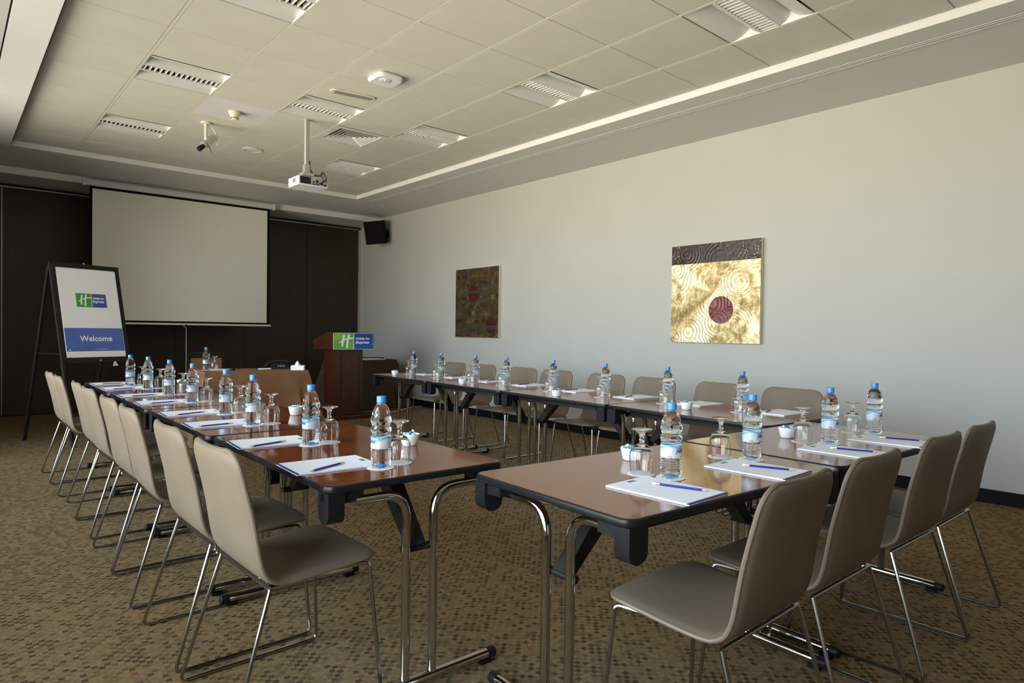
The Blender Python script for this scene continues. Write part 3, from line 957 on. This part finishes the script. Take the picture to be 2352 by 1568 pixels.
# ------------------------------------------------------------------ draped tables
def cloth(hx, hy, h, flare, folds, seed, z_bot=.012, mat='tablecloth_brown'):
    rnd = random.Random(seed)
    per = []
    r = .03
    n = 30
    for (sx0, sy0, sx1, sy1) in ((-1, -1, 1, -1), (1, -1, 1, 1), (1, 1, -1, 1), (-1, 1, -1, -1)):
        for i in range(n):
            s = i / n
            x, y = (sx0 + (sx1 - sx0) * s) * hx, (sy0 + (sy1 - sy0) * s) * hy
            cd = min(s, 1 - s) * 2 * (hx if sy0 == sy1 else hy)     # distance to the corner
            nx, ny = (0, sy0) if sy0 == sy1 else (sx0, 0)
            # blend the outward direction at corners
            wgt = max(0, 1 - cd / .16)
            cxn, cyn = math.copysign(1, x), math.copysign(1, y)
            dx, dy = nx * (1 - wgt * .5) + cxn * wgt * .5, ny * (1 - wgt * .5) + cyn * wgt * .5
            per.append((x, y, dx, dy, wgt, s))
    N_ = len(per)
    ph = [rnd.uniform(0, 6.28) for _ in range(6)]
    rows = [(0.0, 0.0)] + [(i / 12, 1) for i in range(1, 13)]
    v, f = [], []
    for (q, _) in rows:
        for i, (x, y, dx, dy, wgt, s) in enumerate(per):
            u = i / N_ * 2 * PI
            fold = math.sin(u * folds + ph[0]) * .5 + math.sin(u * (folds * .6 + 1) + ph[1]) * .5
            corner = wgt * math.sin((1 - wgt) * 9 + 1.2)
            off = q ** 1.2 * (flare * (.55 + .5 * wgt) + .030 * fold + .11 * corner) + (.010 if q > 0 else 0) * min(1, q * 12)
            z = h - (h - z_bot) * q - (.004 if q > 0 else 0)
            v.append((x + dx * off, y + dy * off, max(z, z_bot)))
    for j in range(len(rows) - 1):
        for i in range(N_):
            a, b = j * N_ + i, j * N_ + (i + 1) % N_
            f.append((a, b, b + N_, a + N_))
    f.append(tuple(range(N_)))
    return MB().add(v, f).mesh('tablecloth', mat, True, 40)


PT_R = math.radians(-8.5)
solo('tablecloth', cloth(.53, .31, .76, .10, 9, 3), 'brown cloth covering the speakers table below the screen', 'tablecloth', (1.45, 2.52, 0), PT_R)
solo('tablecloth', cloth(.47, .30, .76, .12, 8, 5, mat='tablecloth_shaded'), 'brown cloth on the side table behind the lectern, shade painted into its colour', 'tablecloth', (3.80, 4.44, 0), 0)

# folded board and papers on the side table
solo('paper_stack', MB().box(-.32, .30, -.20, .12, 0, .012).mesh('paper_stack', 'paper', False), 'white papers spread on the side table behind the lectern', 'papers', (3.80, 4.38, .7605), -.06)
solo('black_folder', MB().rbox(-.36, .36, -.10, .10, 0, .018, .01, 2).mesh('black_folder', 'black_plastic'), 'thin black folder lying at the back of the side table', 'folder', (3.90, 4.62, .7605), -.05)

# chair behind the speakers table
t = thing('wooden_chair', 'dark framed chair with brown panel back behind the speakers table', 'chair', (1.22, 3.42, 0), PI / 2 * 0)
part('backrest', MB().box(-.175, .175, .0, .03, .52, .86).mesh('backrest', 'tablecloth_brown', False), t)
for x in (-.205, .175):
    part('post', MB().box(x, x + .03, -.002, .034, 0, .93).mesh('post', 'black_metal', False), t)
part('top_rail', MB().box(-.175, .175, .0, .032, .86, .93).mesh('top_rail', 'black_metal', False), t)
part('seat', MB().rbox(-.21, .21, -.42, -.004, .43, .48, .02, 3).mesh('seat', 'tablecloth_brown'), t)
for x in (-.2, .17):
    part('leg', MB().box(x, x + .03, -.41, -.38, 0, .43).mesh('leg', 'black_metal', False), t)

# things on the speakers table
cz = .7606
t = thing('telephone', 'black desk telephone on the speakers table', 'telephone', (1.79, 2.60, cz), -.35)
part('base', MB().poly([(-.10, 0), (.10, 0), (.10, .06), (-.10, .02)], -.10, .10, 'yz').mesh('base', 'phone_black', False), t)
part('handset', MB().tube([(-.16, -.02, .03), (-.12, -.02, .07), (-.04, 0, .088), (.05, 0, .086), (.10, 0, .070)], [.014, .017, .015, .017, .016], 10).mesh('handset', 'phone_black'), t)
kp = MB().box(-.007, .007, -.005, .005, 0, .004).mesh('key', 'silver_plastic', False)
for i in range(4):
    for j in range(3):
        part('key', kp, t, (-.02 + i * .022, -.07 + j * .024, .029 + .0048 * j), (math.radians(11), 0, 0))
part('coiled_cord', MB().tube([(-.16, -.02, .03), (-.20, -.03, .010), (-.17, -.06, .006), (-.10, -.07, .006)], .005, 8).mesh('coiled_cord', 'cable_black'), t)
t = thing('tissue_box', 'white tissue box with a tissue peaking out on the speakers table', 'tissue box', (1.845, 2.26, cz), math.radians(-30))
part('box', MB().box(-.055, .085, -.06, .06, 0, .052).mesh('box', 'paper_white', False), t)
part('tissue', MB().lathe([(.030, .0), (.024, .02), (.012, .038), (.002, .052)], 9).mesh('tissue', 'tissue'), t, (.01, 0, .052))
for i, (x, y, a) in enumerate(((1.50, 2.46, -.12), (1.585, 2.475, .05))):
    t = thing('marker_pen', ('white marker with violet cap at the left of the phone' if i == 0 else 'white marker with black cap between the violet marker and phone'), 'marker', (x, y, cz), a, 'markers on the speakers table')
    part('barrel', MB().tube([(-.015, 0, .009), (.055, 0, .009)], .0088, 10).mesh('barrel', 'paper_white'), t)
    part('cap', MB().tube([(-.05 + .02, 0, .009), (-.014, 0, .009)] if i == 0 else [(.05, 0, .009), (.075, 0, .009)], .0088, 10).mesh('cap', 'navy' if i == 0 else 'black_plastic'), t)
solo('writing_pad', MB().box(-.13, .13, -.10, .10, 0, .006).mesh('pad', 'paper', False), 'white notepad on the speakers table beside the upturned glass', 'notepad', (1.17, 2.68, cz), PT_R)
t = thing('puck_speaker', 'small black round gadget at the edge of the speakers table', 'gadget', (1.225, 2.50, cz))
part('base', MB().lathe([(.030, 0), (.034, .006), (.033, .018), (.02, .026), (.004, .028)], 20).mesh('base', 'black_plastic'), t)

# floor cable near the side table
solo('cable', MB().tube(fillet([(3.48, 3.40, .006), (3.66, 3.62, .006), (3.95, 3.60, .006), (4.40, 3.95, .006), (4.66, 4.0, .006)], .2), .006, 6).mesh('cable', 'cable_white'), 'white power cable on the carpet right of the lectern', 'cable')


# ------------------------------------------------------------------ conference tables
def table_meshes(L, W):
    d = {}
    hl, hw = L / 2, W / 2
    r = .045
    d['tabletop'] = MB().rbox(-hl + .008, hl - .008, -hw + .008, hw - .008, TH - .020, TH, r - .008, 6, .0015).mesh('tabletop', 'mahogany')
    # edge band: rounded bull-nose loop
    loop = []
    for (cx, cy, a0) in ((hl - r, hw - r, 0), (-hl + r, hw - r, 90), (-hl + r, -hw + r, 180), (hl - r, -hw + r, 270)):
        for i in range(7):
            a = math.radians(a0 + 15 * i)
            loop.append((cx, cy, math.cos(a), math.sin(a)))
    sec = [(-.010, -.0005), (-.003, .000), (.001, -.003), (.003, -.012), (.001, -.021), (-.004, -.0245), (-.016, -.0245)]
    v, f = [], []
    n, k2 = len(loop), len(sec)
    for (cx, cy, c, s_) in loop:
        for (o, z) in sec:
            v.append((cx + c * (r + o - .003), cy + s_ * (r + o - .003), TH + z))
    for i in range(n):
        for j in range(k2):
            f.append((i * k2 + j, ((i + 1) % n) * k2 + j, ((i + 1) % n) * k2 + (j + 1) % k2, i * k2 + (j + 1) % k2))
    d['edge_band'] = MB().add(v, f).mesh('edge_band', 'black_edge')
    d['side_rail'] = MB().rbox(-hl + .16, hl - .16, -.014, .014, TH - .062, TH - .0205, .004, 2).mesh('side_rail', 'black_metal')
    # corner bracket: rounded drop with a flange (built for the +x +y corner)
    mb = MB()
    out = [(-.045, -.0245), (.028, -.0245), (.028, -.095)] + [(-.0085 + .0365 * math.cos(a), -.095 - .030 * math.sin(a)) for a in [i * PI / 8 for i in range(1, 8)]] + [(-.045, -.095)]
    mb.poly([(x, TH + z) for x, z in out], -.060, -.006, 'xz')
    mb.box(-.035, .018, -.13, -.055, TH - .062, TH - .0205)
    d['corner_bracket'] = mb.mesh('corner_bracket', 'black_plastic', True, 30)
    d['latch'] = MB().box(-.014, .006, .0, .005, TH - .050, TH - .030).mesh('latch', 'chrome', False)
    # upright: bends outward under the top (y grows outward)
    d['upright'] = MB().tube(fillet([(0, 0, .045), (0, 0, TH - .062), (0, hw - .16, TH - .062)], .15, 9), .0155, 12).mesh('upright', 'chrome')
    fl = hw - .022
    d['foot'] = MB().tube([(0, -fl + .02, .030), (0, fl - .02, .030)], .019, 14).mesh('foot', 'chrome')
    d['foot_cap'] = MB().lathe([(.0205, 0), (.0205, .032), (.017, .036)], 14).xf(Matrix.Rotation(-PI / 2, 4, 'X')).mesh('foot_cap', 'black_plastic')
    d['glide'] = MB().box(-.017, .017, -.022, .022, 0, .014).mesh('glide', 'black_plastic', False)
    d['brace'] = MB().poly([(.005, TH - .25), (.045, TH - .265), (.275, TH - .045), (.275, TH - .0205), (.20, TH - .0205)], -.028, .028, 'xz').mesh('brace', 'black_metal', False)
    d['brace_hinge'] = MB().tube([(.018, -.06, TH - .262), (.018, .06, TH - .262)], .013, 10).mesh('brace_hinge', 'black_plastic')
    return d


def table(label, cx, cy, L, W, rz, group, me, inset=(.06, .06), latches=()):
    t = thing('conference_table', label, 'table', (cx, cy, 0), rz, group)
    hl, hw = L / 2, W / 2
    part('tabletop', me['tabletop'], t)
    part('edge_band', me['edge_band'], t)
    for sy in (-1, 1):
        part('side_rail', me['side_rail'], t, (0, sy * (hw - .09), 0))
    for sx in (-1, 1):
        for sy in (-1, 1):
            b = part('corner_bracket', me['corner_bracket'], t, (sx * (hl - .04), sy * (hw - .004), 0))
            b.scale = (sx, sy, 1)
            if (sx, sy) in latches:
                part('latch', me['latch'], b, (.0, -.006, 0))
        ins = inset[0] if sx < 0 else inset[1]
        lx = sx * (hl - ins)
        ft = part('foot', me['foot'], t, (lx, 0, 0))
        for sy in (-1, 1):
            c = part('foot_cap', me['foot_cap'], ft, (0, sy * (hw - .022 - .036), .030))
            c.scale = (1, sy, 1)
            part('glide', me['glide'], ft, (0, sy * (hw - .07), 0))
            u = part('upright', me['upright'], t, (lx, sy * .054, 0))
            u.scale = (1, sy, 1)
        br = part('brace', me['brace'], t, (lx, 0, 0))
        br.scale = (-sx, 1, 1)
        part('brace_hinge', me['brace_hinge'], br)


me_l = table_meshes(1.196, .70)
for i, (x, y) in enumerate(((.068, -2.455), (.070, -1.245), (.078, -.037), (.088, 1.168))):
    table(nth(i, 'mahogany folding table', 'in the left run'), x, y, 1.196, .70, math.radians(89.1), 'tables of the left run', me_l, (.03 if i == 0 else .07, .07), latches=((-1, 1), (-1, -1)))
me_r = table_meshes(1.178, .70)
for i, yc in enumerate((-2.62, -1.44, -.255, .93)):
    xi = 2.10 + .0597 * (yc + 3.2) + .352
    table(nth(i, 'mahogany folding table', 'in the run along the off-white wall'), xi, yc, 1.178, .70, math.radians(86.6), 'tables of the right run', me_r, (.10, .10), latches=((-1, 1), (1, -1)))
me_c = table_meshes(1.14, .71)
table('mahogany folding table at the front, its left end facing the gap', .737, -3.522, 1.14, .71, math.radians(-3.0), 'tables of the front row', me_c, (.08, .04))
table('mahogany folding table at the front reflecting the wall, farther right', 1.892, -3.562, 1.14, .71, math.radians(-2.4), 'tables of the front row', me_c, (.06, .03))


# ------------------------------------------------------------------ chairs
def catmull(P, n):
    P = [Vector(p) for p in P]
    out = []
    for i in range(len(P) - 1):
        p0, p1, p2, p3 = P[max(i - 1, 0)], P[i], P[i + 1], P[min(i + 2, len(P) - 1)]
        for j in range(n):
            t = j / n
            out.append(.5 * ((2 * p1) + (p2 - p0) * t + (2 * p0 - 5 * p1 + 4 * p2 - p3) * t * t + (3 * p1 - p0 - 3 * p2 + p3) * t ** 3))
    out.append(P[-1])
    return out


def chair_meshes():
    prof = [(.250, .456), (.19, .4555), (.10, .448), (.00, .441), (-.070, .440), (-.105, .448), (-.135, .472), (-.155, .515), (-.175, .60), (-.200, .71), (-.222, .80), (-.234, .848)]
    pts = catmull([(x, z, 0) for x, z in prof], 4)
    n = len(pts)
    S = [0]
    for i in range(1, n): S.append(S[-1] + (pts[i] - pts[i - 1]).length)
    T = S[-1]
    nt = 18
    W0 = .218
    up_, lo_, rim = [], [], []
    for i in range(n):
        tn = (pts[min(i + 1, n - 1)] - pts[max(i - 1, 0)]).normalized()
        nx, nz = tn.y, -tn.x          # normal pointing to the sitter's side
        d0, d1 = S[i], T - S[i]
        w = W0
        for dd, rc in ((d0, .055), (d1, .065)):
            if dd < rc: w = min(w, W0 - rc + math.sqrt(max(0, rc * rc - (rc - dd) ** 2)))
        if d1 < .35: w -= .012 * (1 - d1 / .35)
        ru, rl = [], []
        for j in range(nt + 1):
            tt = -1 + 2 * j / nt
            tt = math.sin(tt * PI / 2) * .5 + tt * .5
            e = 1 - abs(tt) ** 8
            ed = min(1, (d0 + .004) / .03, (d1 + .004) / .03)
            th = .006 + .0075 * max(0, e) ** .5 * ed ** .5
            # back panel curls slightly towards the sitter at its sides
            curl = .012 * tt * tt * min(1, max(0, (S[i] - .38) / .2))
            x, z = pts[i].x + nx * curl, pts[i].y + nz * curl
            ru.append((x + nx * th, tt * w, z + nz * th))
            rl.append((x - nx * th, tt * w, z - nz * th))
        up_.append(ru); lo_.append(rl)
    split = next(i for i in range(n) if S[i] > .372)

    def surf(i0, i1):
        v, f = [], []
        m_ = nt + 1
        for i in range(i0, i1 + 1): v += up_[i] + lo_[i]
        for i in range(i1 - i0):
            for j in range(nt):
                a, b = i * 2 * m_ + j, (i + 1) * 2 * m_ + j
                f.append((a, a + 1, b + 1, b)); f.append((a + m_, b + m_, b + m_ + 1, a + m_ + 1))
            for j in (0, nt):
                a, b = i * 2 * m_ + j, (i + 1) * 2 * m_ + j
                f.append((a, b, b + m_, a + m_))
        for i in (0, i1 - i0):
            for j in range(nt):
                a = i * 2 * m_ + j
                f.append((a, a + m_, a + m_ + 1, a + 1))
        return MB().add(v, f)
    d = {}
    d['seat'] = surf(0, split).mesh('seat', 'chair_leather', True, 50)
    d['backrest'] = surf(split, n - 1).mesh('backrest', 'chair_leather', True, 50)
    mid = lambda a, b: tuple((p + q) / 2 for p, q in zip(a, b))
    ring_ = [mid(up_[i][0], lo_[i][0]) for i in range(n)] + [mid(up_[n - 1][j], lo_[n - 1][j]) for j in range(1, nt)] + \
            [mid(up_[i][nt], lo_[i][nt]) for i in range(n - 1, -1, -1)] + [mid(up_[0][j], lo_[0][j]) for j in range(nt - 1, 0, -1)]
    d['piping'] = MB().tube(ring_, .0071, 8, closed=True).mesh('piping', 'chair_piping')
    R = .0066
    for sy, nm in ((-1, 'r'), (1, 'l')):
        yt, yb = sy * .214, sy * .243
        path = fillet([(.10, yt - sy * .03, .432), (.215, yt, .438), (.247, yb, R), (-.250, yb, R), (-.122, yt, .428)], [.02, .03, .03, .01], 5)
        d['side_' + nm] = MB().tube(path, R, 8).mesh('side_frame', 'satin_chrome')
    d['bar'] = MB().tube(fillet([(-.122, -.214, .428), (-.122, -.2135, .4285), (-.122, .2135, .4285), (-.122, .214, .428)], .001), R, 8).mesh('cross_bar', 'satin_chrome')
    return d


chair_me = chair_meshes()


def chair(label, x, y, face, group):
    t = thing('meeting_chair', label, 'chair', (x, y, 0), face, group)
    part('seat', chair_me['seat'], t)
    part('backrest', chair_me['backrest'], t)
    part('piping', chair_me['piping'], t)
    part('side_frame', chair_me['side_r'], t)
    part('side_frame', chair_me['side_l'], t)
    part('cross_bar', chair_me['bar'], t)


for i, y in enumerate((-2.72, -2.168, -1.475, -.945, -.276, .234, .962, 1.478)):
    dx = (.0, -.003, -.004, .004, .01, .02, .0, .0)[i]
    chair(nth(i, 'taupe leather wire-frame chair', 'along the window side of the left run'), -.300 + dx, y, math.radians((1, 0, -1.5, .5, 1, -1, -.5, .5)[i]), 'chairs of the left run')
for i, x in enumerate((.515, 1.032, 1.678, 2.183)):
    chair(nth(i, 'taupe wire-frame chair with its back to us', 'at the front row'), x, -3.892, math.radians(90 + (1.5, 0, -1, 0)[i]), 'chairs of the front row')
for i, (y, xr) in enumerate(((-2.775, 3.27), (-2.22, 3.295), (-1.59, 3.31), (-1.06, 3.33), (-.402, 3.36), (.105, 3.38), (.775, 3.40), (1.32, 3.40))):
    chair(nth(i, 'taupe leather wire-frame chair', 'along the off-white wall'), xr - .25, y, math.radians(180 + (0, 1, -1, .5, 0, 1, -1, 0)[i]), 'chairs of the right run')

# ------------------------------------------------------------------ tableware
TZ = TH + .0006
BH = .248
prof = [(.0, .004), (.024, .004), (.0305, .0), (.0335, .004), (.0345, .012), (.0345, .022)]
for i in range(5):
    z = .026 + i * .0078
    prof += [(.0332, z), (.0332, z + .0012), (.0347, z + .0034), (.0347, z + .0056)]
prof += [(.0346, .066), (.0343, .068), (.0343, .111), (.0347, .113), (.0332, .1155), (.0347, .119), (.0335, .122), (.0355, .127), (.0358, .134), (.0345, .139),
         (.0308, .143), (.0303, .147), (.0318, .151), (.0352, .158), (.0357, .165), (.0350, .172), (.0325, .177), (.0312, .183), (.0290, .195), (.0255, .206), (.0205, .2145), (.0160, .219), (.0138, .2215), (.0135, .2265), (.0, .2265)]
bottle_me = MB().lathe([(max(r, .0003), z) for r, z in prof], 36).mesh('bottle', 'bottle_water', True, 40)
label_me = MB().lathe([(.0348, .0685), (.0350, .0687), (.0350, .1105), (.0348, .1107)], 40, cap=False).mesh('label', 'bottle_label')
capp = [(.0138, .2262), (.0160, .2264), (.0162, .229), (.0158, .2305), (.0160, .232), (.0158, .245), (.0150, .2475), (.0003, .248)]
cap_me = MB().lathe(capp, 30).mesh('cap', 'cap_blue', True, 30)
neck_me = MB().lathe([(.0140, .2215), (.0152, .2218), (.0152, .2235), (.0140, .2238)], 28, cap=False).mesh('neck_ring', 'cap_blue')
tx = text_mesh('Jeema', 'navy', w=.040, h=.017, shear=.25, bold=.02, depth=.0002)
for v_ in tx.vertices:                              # wrap the lettering round the bottle, facing +X
    a = v_.co.x / .0352
    v_.co = ((.0352 + v_.co.z) * math.cos(a), (.0352 + v_.co.z) * math.sin(a), .091 + v_.co.y)
blob_me = MB().lathe([(.0003, .0065), (.016, .0062), (.012, .010), (.0003, .013)], 20).mesh('tinted_base', 'cap_blue')

th = .0011
outer = [(.0365, .0003), (.0395, .030), (.0412, .052), (.0400, .070), (.0340, .085), (.0220, .095), (.0120, .100), (.0085, .106), (.0078, .122), (.0095, .134), (.0150, .141), (.0260, .1465), (.0355, .1490), (.0360, .1500), (.0355, .1510), (.0003, .1505)]
inner = [(.0003, .0935), (.0215, .0925), (.0330, .0835), (.0388, .0695), (.0400, .052), (.0383, .030), (.0353, .0003)]
glass_me = MB().lathe(inner + outer, 36, cap=False).mesh('goblet', 'clear_glass', True, 50)


def scallop(r, n, amp):
    out = []
    for i in range(n * 4):
        a = 2 * PI * i / (n * 4)
        out.append(((r + amp * math.cos(n * a)) * math.cos(a), (r + amp * math.cos(n * a)) * math.sin(a)))
    return out


coaster_me = MB().poly(scallop(.0465, 18, .0011), 0, .0014).mesh('coaster', 'coaster_paper', False)
bowl_me = MB().lathe([(.0003, .006), (.024, .006), (.0335, .038), (.0355, .0465), (.0375, .0475), (.0395, .0465), (.0385, .040), (.030, .0035), (.027, .0), (.0003, .0)], 32, cap=False).mesh('bowl', 'ceramic', True, 50)
candy_core = MB().tube([(-.010, 0, 0), (-.008, 0, 0), (-.003, 0, 0), (.003, 0, 0), (.008, 0, 0), (.010, 0, 0)], [.002, .006, .0075, .0075, .006, .002], 8).mesh('sweet', 'candy_blue')
candy_twist = MB().tube([(.009, 0, 0), (.013, 0, 0), (.019, .001, .001)], [.002, .0045, .0075], 7).mesh('twist', 'candy_white')
pad_base = MB().box(-.1485, .1485, -.105, .105, 0, .0045).mesh('pad_block', 'paper', False)
pad_top = MB().box(-.1480, .1480, -.1045, .1045, .0045, .0053).mesh('top_sheet', 'ruled_paper', False)
pad_band = MB().box(-.1490, -.1405, -.1052, .1052, .0035, .0057).mesh('binding', 'navy', False)
pad_logo = MB().box(.120, .136, -.018, -.001, .0053, .0056).mesh('printed_mark', 'green_ink', False)
pad_logo2 = MB().box(.120, .136, .001, .018, .0053, .0056).mesh('printed_mark', 'blue_ink', False)
hexr = .0037
pen_body = MB().tube([(-.070, 0, hexr), (.062, 0, hexr)], hexr, 6).mesh('barrel', 'pencil_blue', False)
pen_tip = MB().tube([(-.070, 0, hexr), (-.084, 0, hexr)], [hexr, .0010], 8).mesh('sharpened_tip', 'pencil_wood')
pen_lead = MB().tube([(-.0838, 0, hexr), (-.088, 0, hexr)], [.0010, .0003], 6).mesh('lead', 'graphite')
pen_band = MB().tube([(.062, 0, hexr), (.075, 0, hexr)], .0038, 10).mesh('ferrule', 'brass')
pen_er = MB().tube([(.075, 0, hexr), (.085, 0, hexr), (.087, 0, hexr)], [.0036, .0036, .0025], 10).mesh('eraser', 'eraser')


def bottle(x, y, z, face, label, group):
    t = thing('water_bottle', label, 'bottle', (x, y, z), face, group)
    part('body', bottle_me, t)
    lb = part('label', label_me, t)
    part('lettering', tx, lb)
    part('cap', cap_me, t)
    part('neck_ring', neck_me, t)
    part('tinted_base', blob_me, t)


def glass(x, y, z, label, group):
    solo('upturned_goblet', glass_me, label, 'glass', (x, y, z), random.uniform(0, 6), group)


def coaster(x, y, z, label, group):
    solo('paper_coaster', coaster_me, label, 'coaster', (x, y, z), random.uniform(0, 6), group)


def bowl(x, y, label, where, n, group):
    solo('sweet_bowl', bowl_me, label, 'bowl', (x, y, TZ), 0, group)
    spots = (('topmost', 0, 0, .010), ('left-hand', -.017, 0, 0), ('right-hand', .017, .003, 0), ('front', .002, -.017, .001), ('rear', -.003, .017, .001))
    for i in range(n):               # heaped sweets, named by where they lie in the bowl as seen in the picture
        nm, a, b_, dz = spots[i]
        sx_, sy_ = x + a * rt0.x + b_ * math.sin(YAW), y + a * rt0.y + b_ * math.cos(YAW)
        t = thing('wrapped_sweet', f'{nm} blue wrapped sweet in the bowl {where}', 'sweet', (sx_, sy_, TZ + .0400 + dz), 0, f'sweets in the bowl {where}',
                  rot=(random.uniform(0, 6), random.uniform(-.35, .35), random.uniform(0, 6)))
        part('sweet', candy_core, t)
        part('twist', candy_twist, t)
        part('twist', candy_twist, t, (0, 0, 0), (0, 0, PI))


def pad(x, y, rz, label, group):
    t = thing('writing_pad', label, 'notepad', (x, y, TZ), rz, group)
    part('pad_block', pad_base, t)
    part('top_sheet', pad_top, t)
    part('binding', pad_band, t, label='navy binding strip')
    part('printed_mark', pad_logo, t)
    part('printed_mark', pad_logo2, t)


def pencil(tip, end, label, group, z=TZ + .0060):
    a = math.atan2(end[1] - tip[1], end[0] - tip[0])
    t = thing('pencil', label, 'pencil', ((tip[0] + end[0]) / 2, (tip[1] + end[1]) / 2, z), a, group)
    part('barrel', pen_body, t)
    part('sharpened_tip', pen_tip, t)
    part('lead', pen_lead, t)
    part('ferrule', pen_band, t)
    part('eraser', pen_er, t)


def place(i, b, g, pd, prz, pn, face, where, gname):
    """one seat: bottle and goblet on coasters, pad and pencil"""
    coaster(b[0], b[1], TZ, nth(i, 'white coaster under the bottle', where), f'bottle coasters {gname}')
    coaster(g[0], g[1], TZ, nth(i, 'white coaster under the goblet', where), f'goblet coasters {gname}')
    bottle(b[0], b[1], TZ + .0018, face, nth(i, 'clear water bottle with blue cap', where), f'water bottles {gname}')
    glass(g[0], g[1], TZ + .0018, nth(i, 'upturned stemmed goblet', where), f'goblets {gname}')
    pad(pd[0], pd[1], prz, nth(i, 'white ruled notepad', where), f'notepads {gname}')
    if pn:
        pencil(pn[0], pn[1], nth(i, 'navy blue pencil', where), f'pencils {gname}')


bL = [(-.017, -2.887), (-.018, -2.316), (-.009, -1.621), (.023, -1.108), (.044, -.387), (.049, .199), (.041, .802), (.0, 1.227)]
gL = [(.078, -2.852), (.070, -2.300), (.085, -1.612), (.112, -1.077), (.133, -.372), (.138, .199), (.130, .816), (.090, 1.225)]
padY = [-2.742, -2.158, -1.478, -.958, -.284, .258, .946, 1.462]
padX = [-.142, -.128, -.126, -.116, -.106, -.102, -.096, -.090]
penL = [((-.258, -2.841), (-.089, -2.766)), ((-.251, -2.262), (-.077, -2.21)), ((-.253, -1.575), (-.077, -1.549)), ((-.224, -1.062), (-.051, -1.002)),
        ((-.207, -.390), (-.035, -.352)), ((-.206, .152), (-.033, .192)), ((-.207, .80), (-.035, .848)), ((-.188, 1.37), (-.017, 1.392))]
for i in range(8):
    place(i, bL[i], gL[i], (padX[i], padY[i]), math.radians((-3.5, -5, -3, -3, -2, -1, -1, -1)[i]), penL[i], PI + random.uniform(-.25, .1), 'on the left run', 'on the left run')

bR = [(2.624, -2.750), (2.637, -2.179), (2.612, -1.635), (2.636, -1.051), (2.690, -.395), (2.700, .073), (2.735, .700), (2.765, 1.270)]
gR = [(2.545, -2.768), (2.562, -2.198), (2.534, -1.654), (2.560, -1.078), (2.612, -.415), (2.622, .056), (2.657, .684), (2.688, 1.255)]
padR = [(2.745, -2.945), (2.760, -2.355), (2.775, -1.800), (2.800, -1.20), (2.845, -.555), (2.850, .0), (2.885, .600), (2.915, 1.150)]
penR = [((2.775, -2.862), (2.601, -2.911)), None, ((2.794, -1.753), (2.623, -1.806)), ((2.835, -1.151), (2.661, -1.138)), ((2.869, -.516), (2.696, -.522)),
        ((2.925, .035), (2.759, -.015)), ((2.975, .640), (2.80, .645)), ((2.981, 1.205), (2.820, 1.14))]
for i in range(8):
    place(i, bR[i], gR[i], padR[i], PI + math.radians((-4, -2, -3, -3, -3, -2, -3, -3)[i]), penR[i], random.uniform(-.2, .2), 'by the off-white wall', 'on the right run')

bC = [(.660, -3.608), (1.180, -3.610), (1.807, -3.635), (2.292, -3.642)]
gC = [(.630, -3.510), (1.130, -3.507), (1.757, -3.537), (2.246, -3.558)]
padC = [(.498, -3.705), (1.015, -3.722), (1.645, -3.765), (2.092, -3.785)]
penC = [((.565, -3.815), (.510, -3.640)), ((1.074, -3.834), (1.009, -3.663)), ((1.699, -3.874), (1.645, -3.707)), ((2.182, -3.896), (2.131, -3.722))]
for i in range(4):
    place(i, bC[i], gC[i], padC[i], PI / 2 + math.radians((1.5, 2, 1, 3)[i]), penC[i], -PI / 2 + random.uniform(-.1, .15), 'at the front row', 'on the front row')

bowl(.309, -2.56, 'white sweet bowl on the nearest table of the left run', 'on the nearest left table', 5, 'sweet bowls')
bowl(.321, -1.353, 'white sweet bowl on the second table of the left run', 'on the second left table', 4, 'sweet bowls')
bowl(.330, .98, 'white sweet bowl on the farthest table of the left run', 'on the farthest left table', 3, 'sweet bowls')
bowl(2.399, -2.495, 'white sweet bowl on the nearest table by the off-white wall', 'on the nearest right table', 4, 'sweet bowls')
bowl(2.305, -1.422, 'white sweet bowl on the second table by the off-white wall', 'on the second right table', 5, 'sweet bowls')
bowl(2.400, -.118, 'white sweet bowl on the third table by the off-white wall', 'on the third right table', 4, 'sweet bowls')
bowl(2.484, 1.198, 'white sweet bowl on the farthest table by the off-white wall', 'on the farthest right table', 4, 'sweet bowls')
bowl(.798, -3.33, 'white sweet bowl on the front table beside the gap', 'on the front table beside the gap', 5, 'sweet bowls')
bowl(1.819, -3.435, 'white sweet bowl on the front table at the right', 'on the front table at the right', 4, 'sweet bowls')

# the speaker's own bottle and goblet
coaster(1.00, 2.665, cz, 'white coaster under the bottle on the speakers table', None)
coaster(1.075, 2.63, cz, 'white coaster under the goblet on the speakers table', None)
bottle(1.00, 2.665, cz + .0018, -PI / 2, 'clear water bottle on the brown speakers table', None)
glass(1.075, 2.63, cz + .0018, 'upturned goblet on the brown speakers table', None)
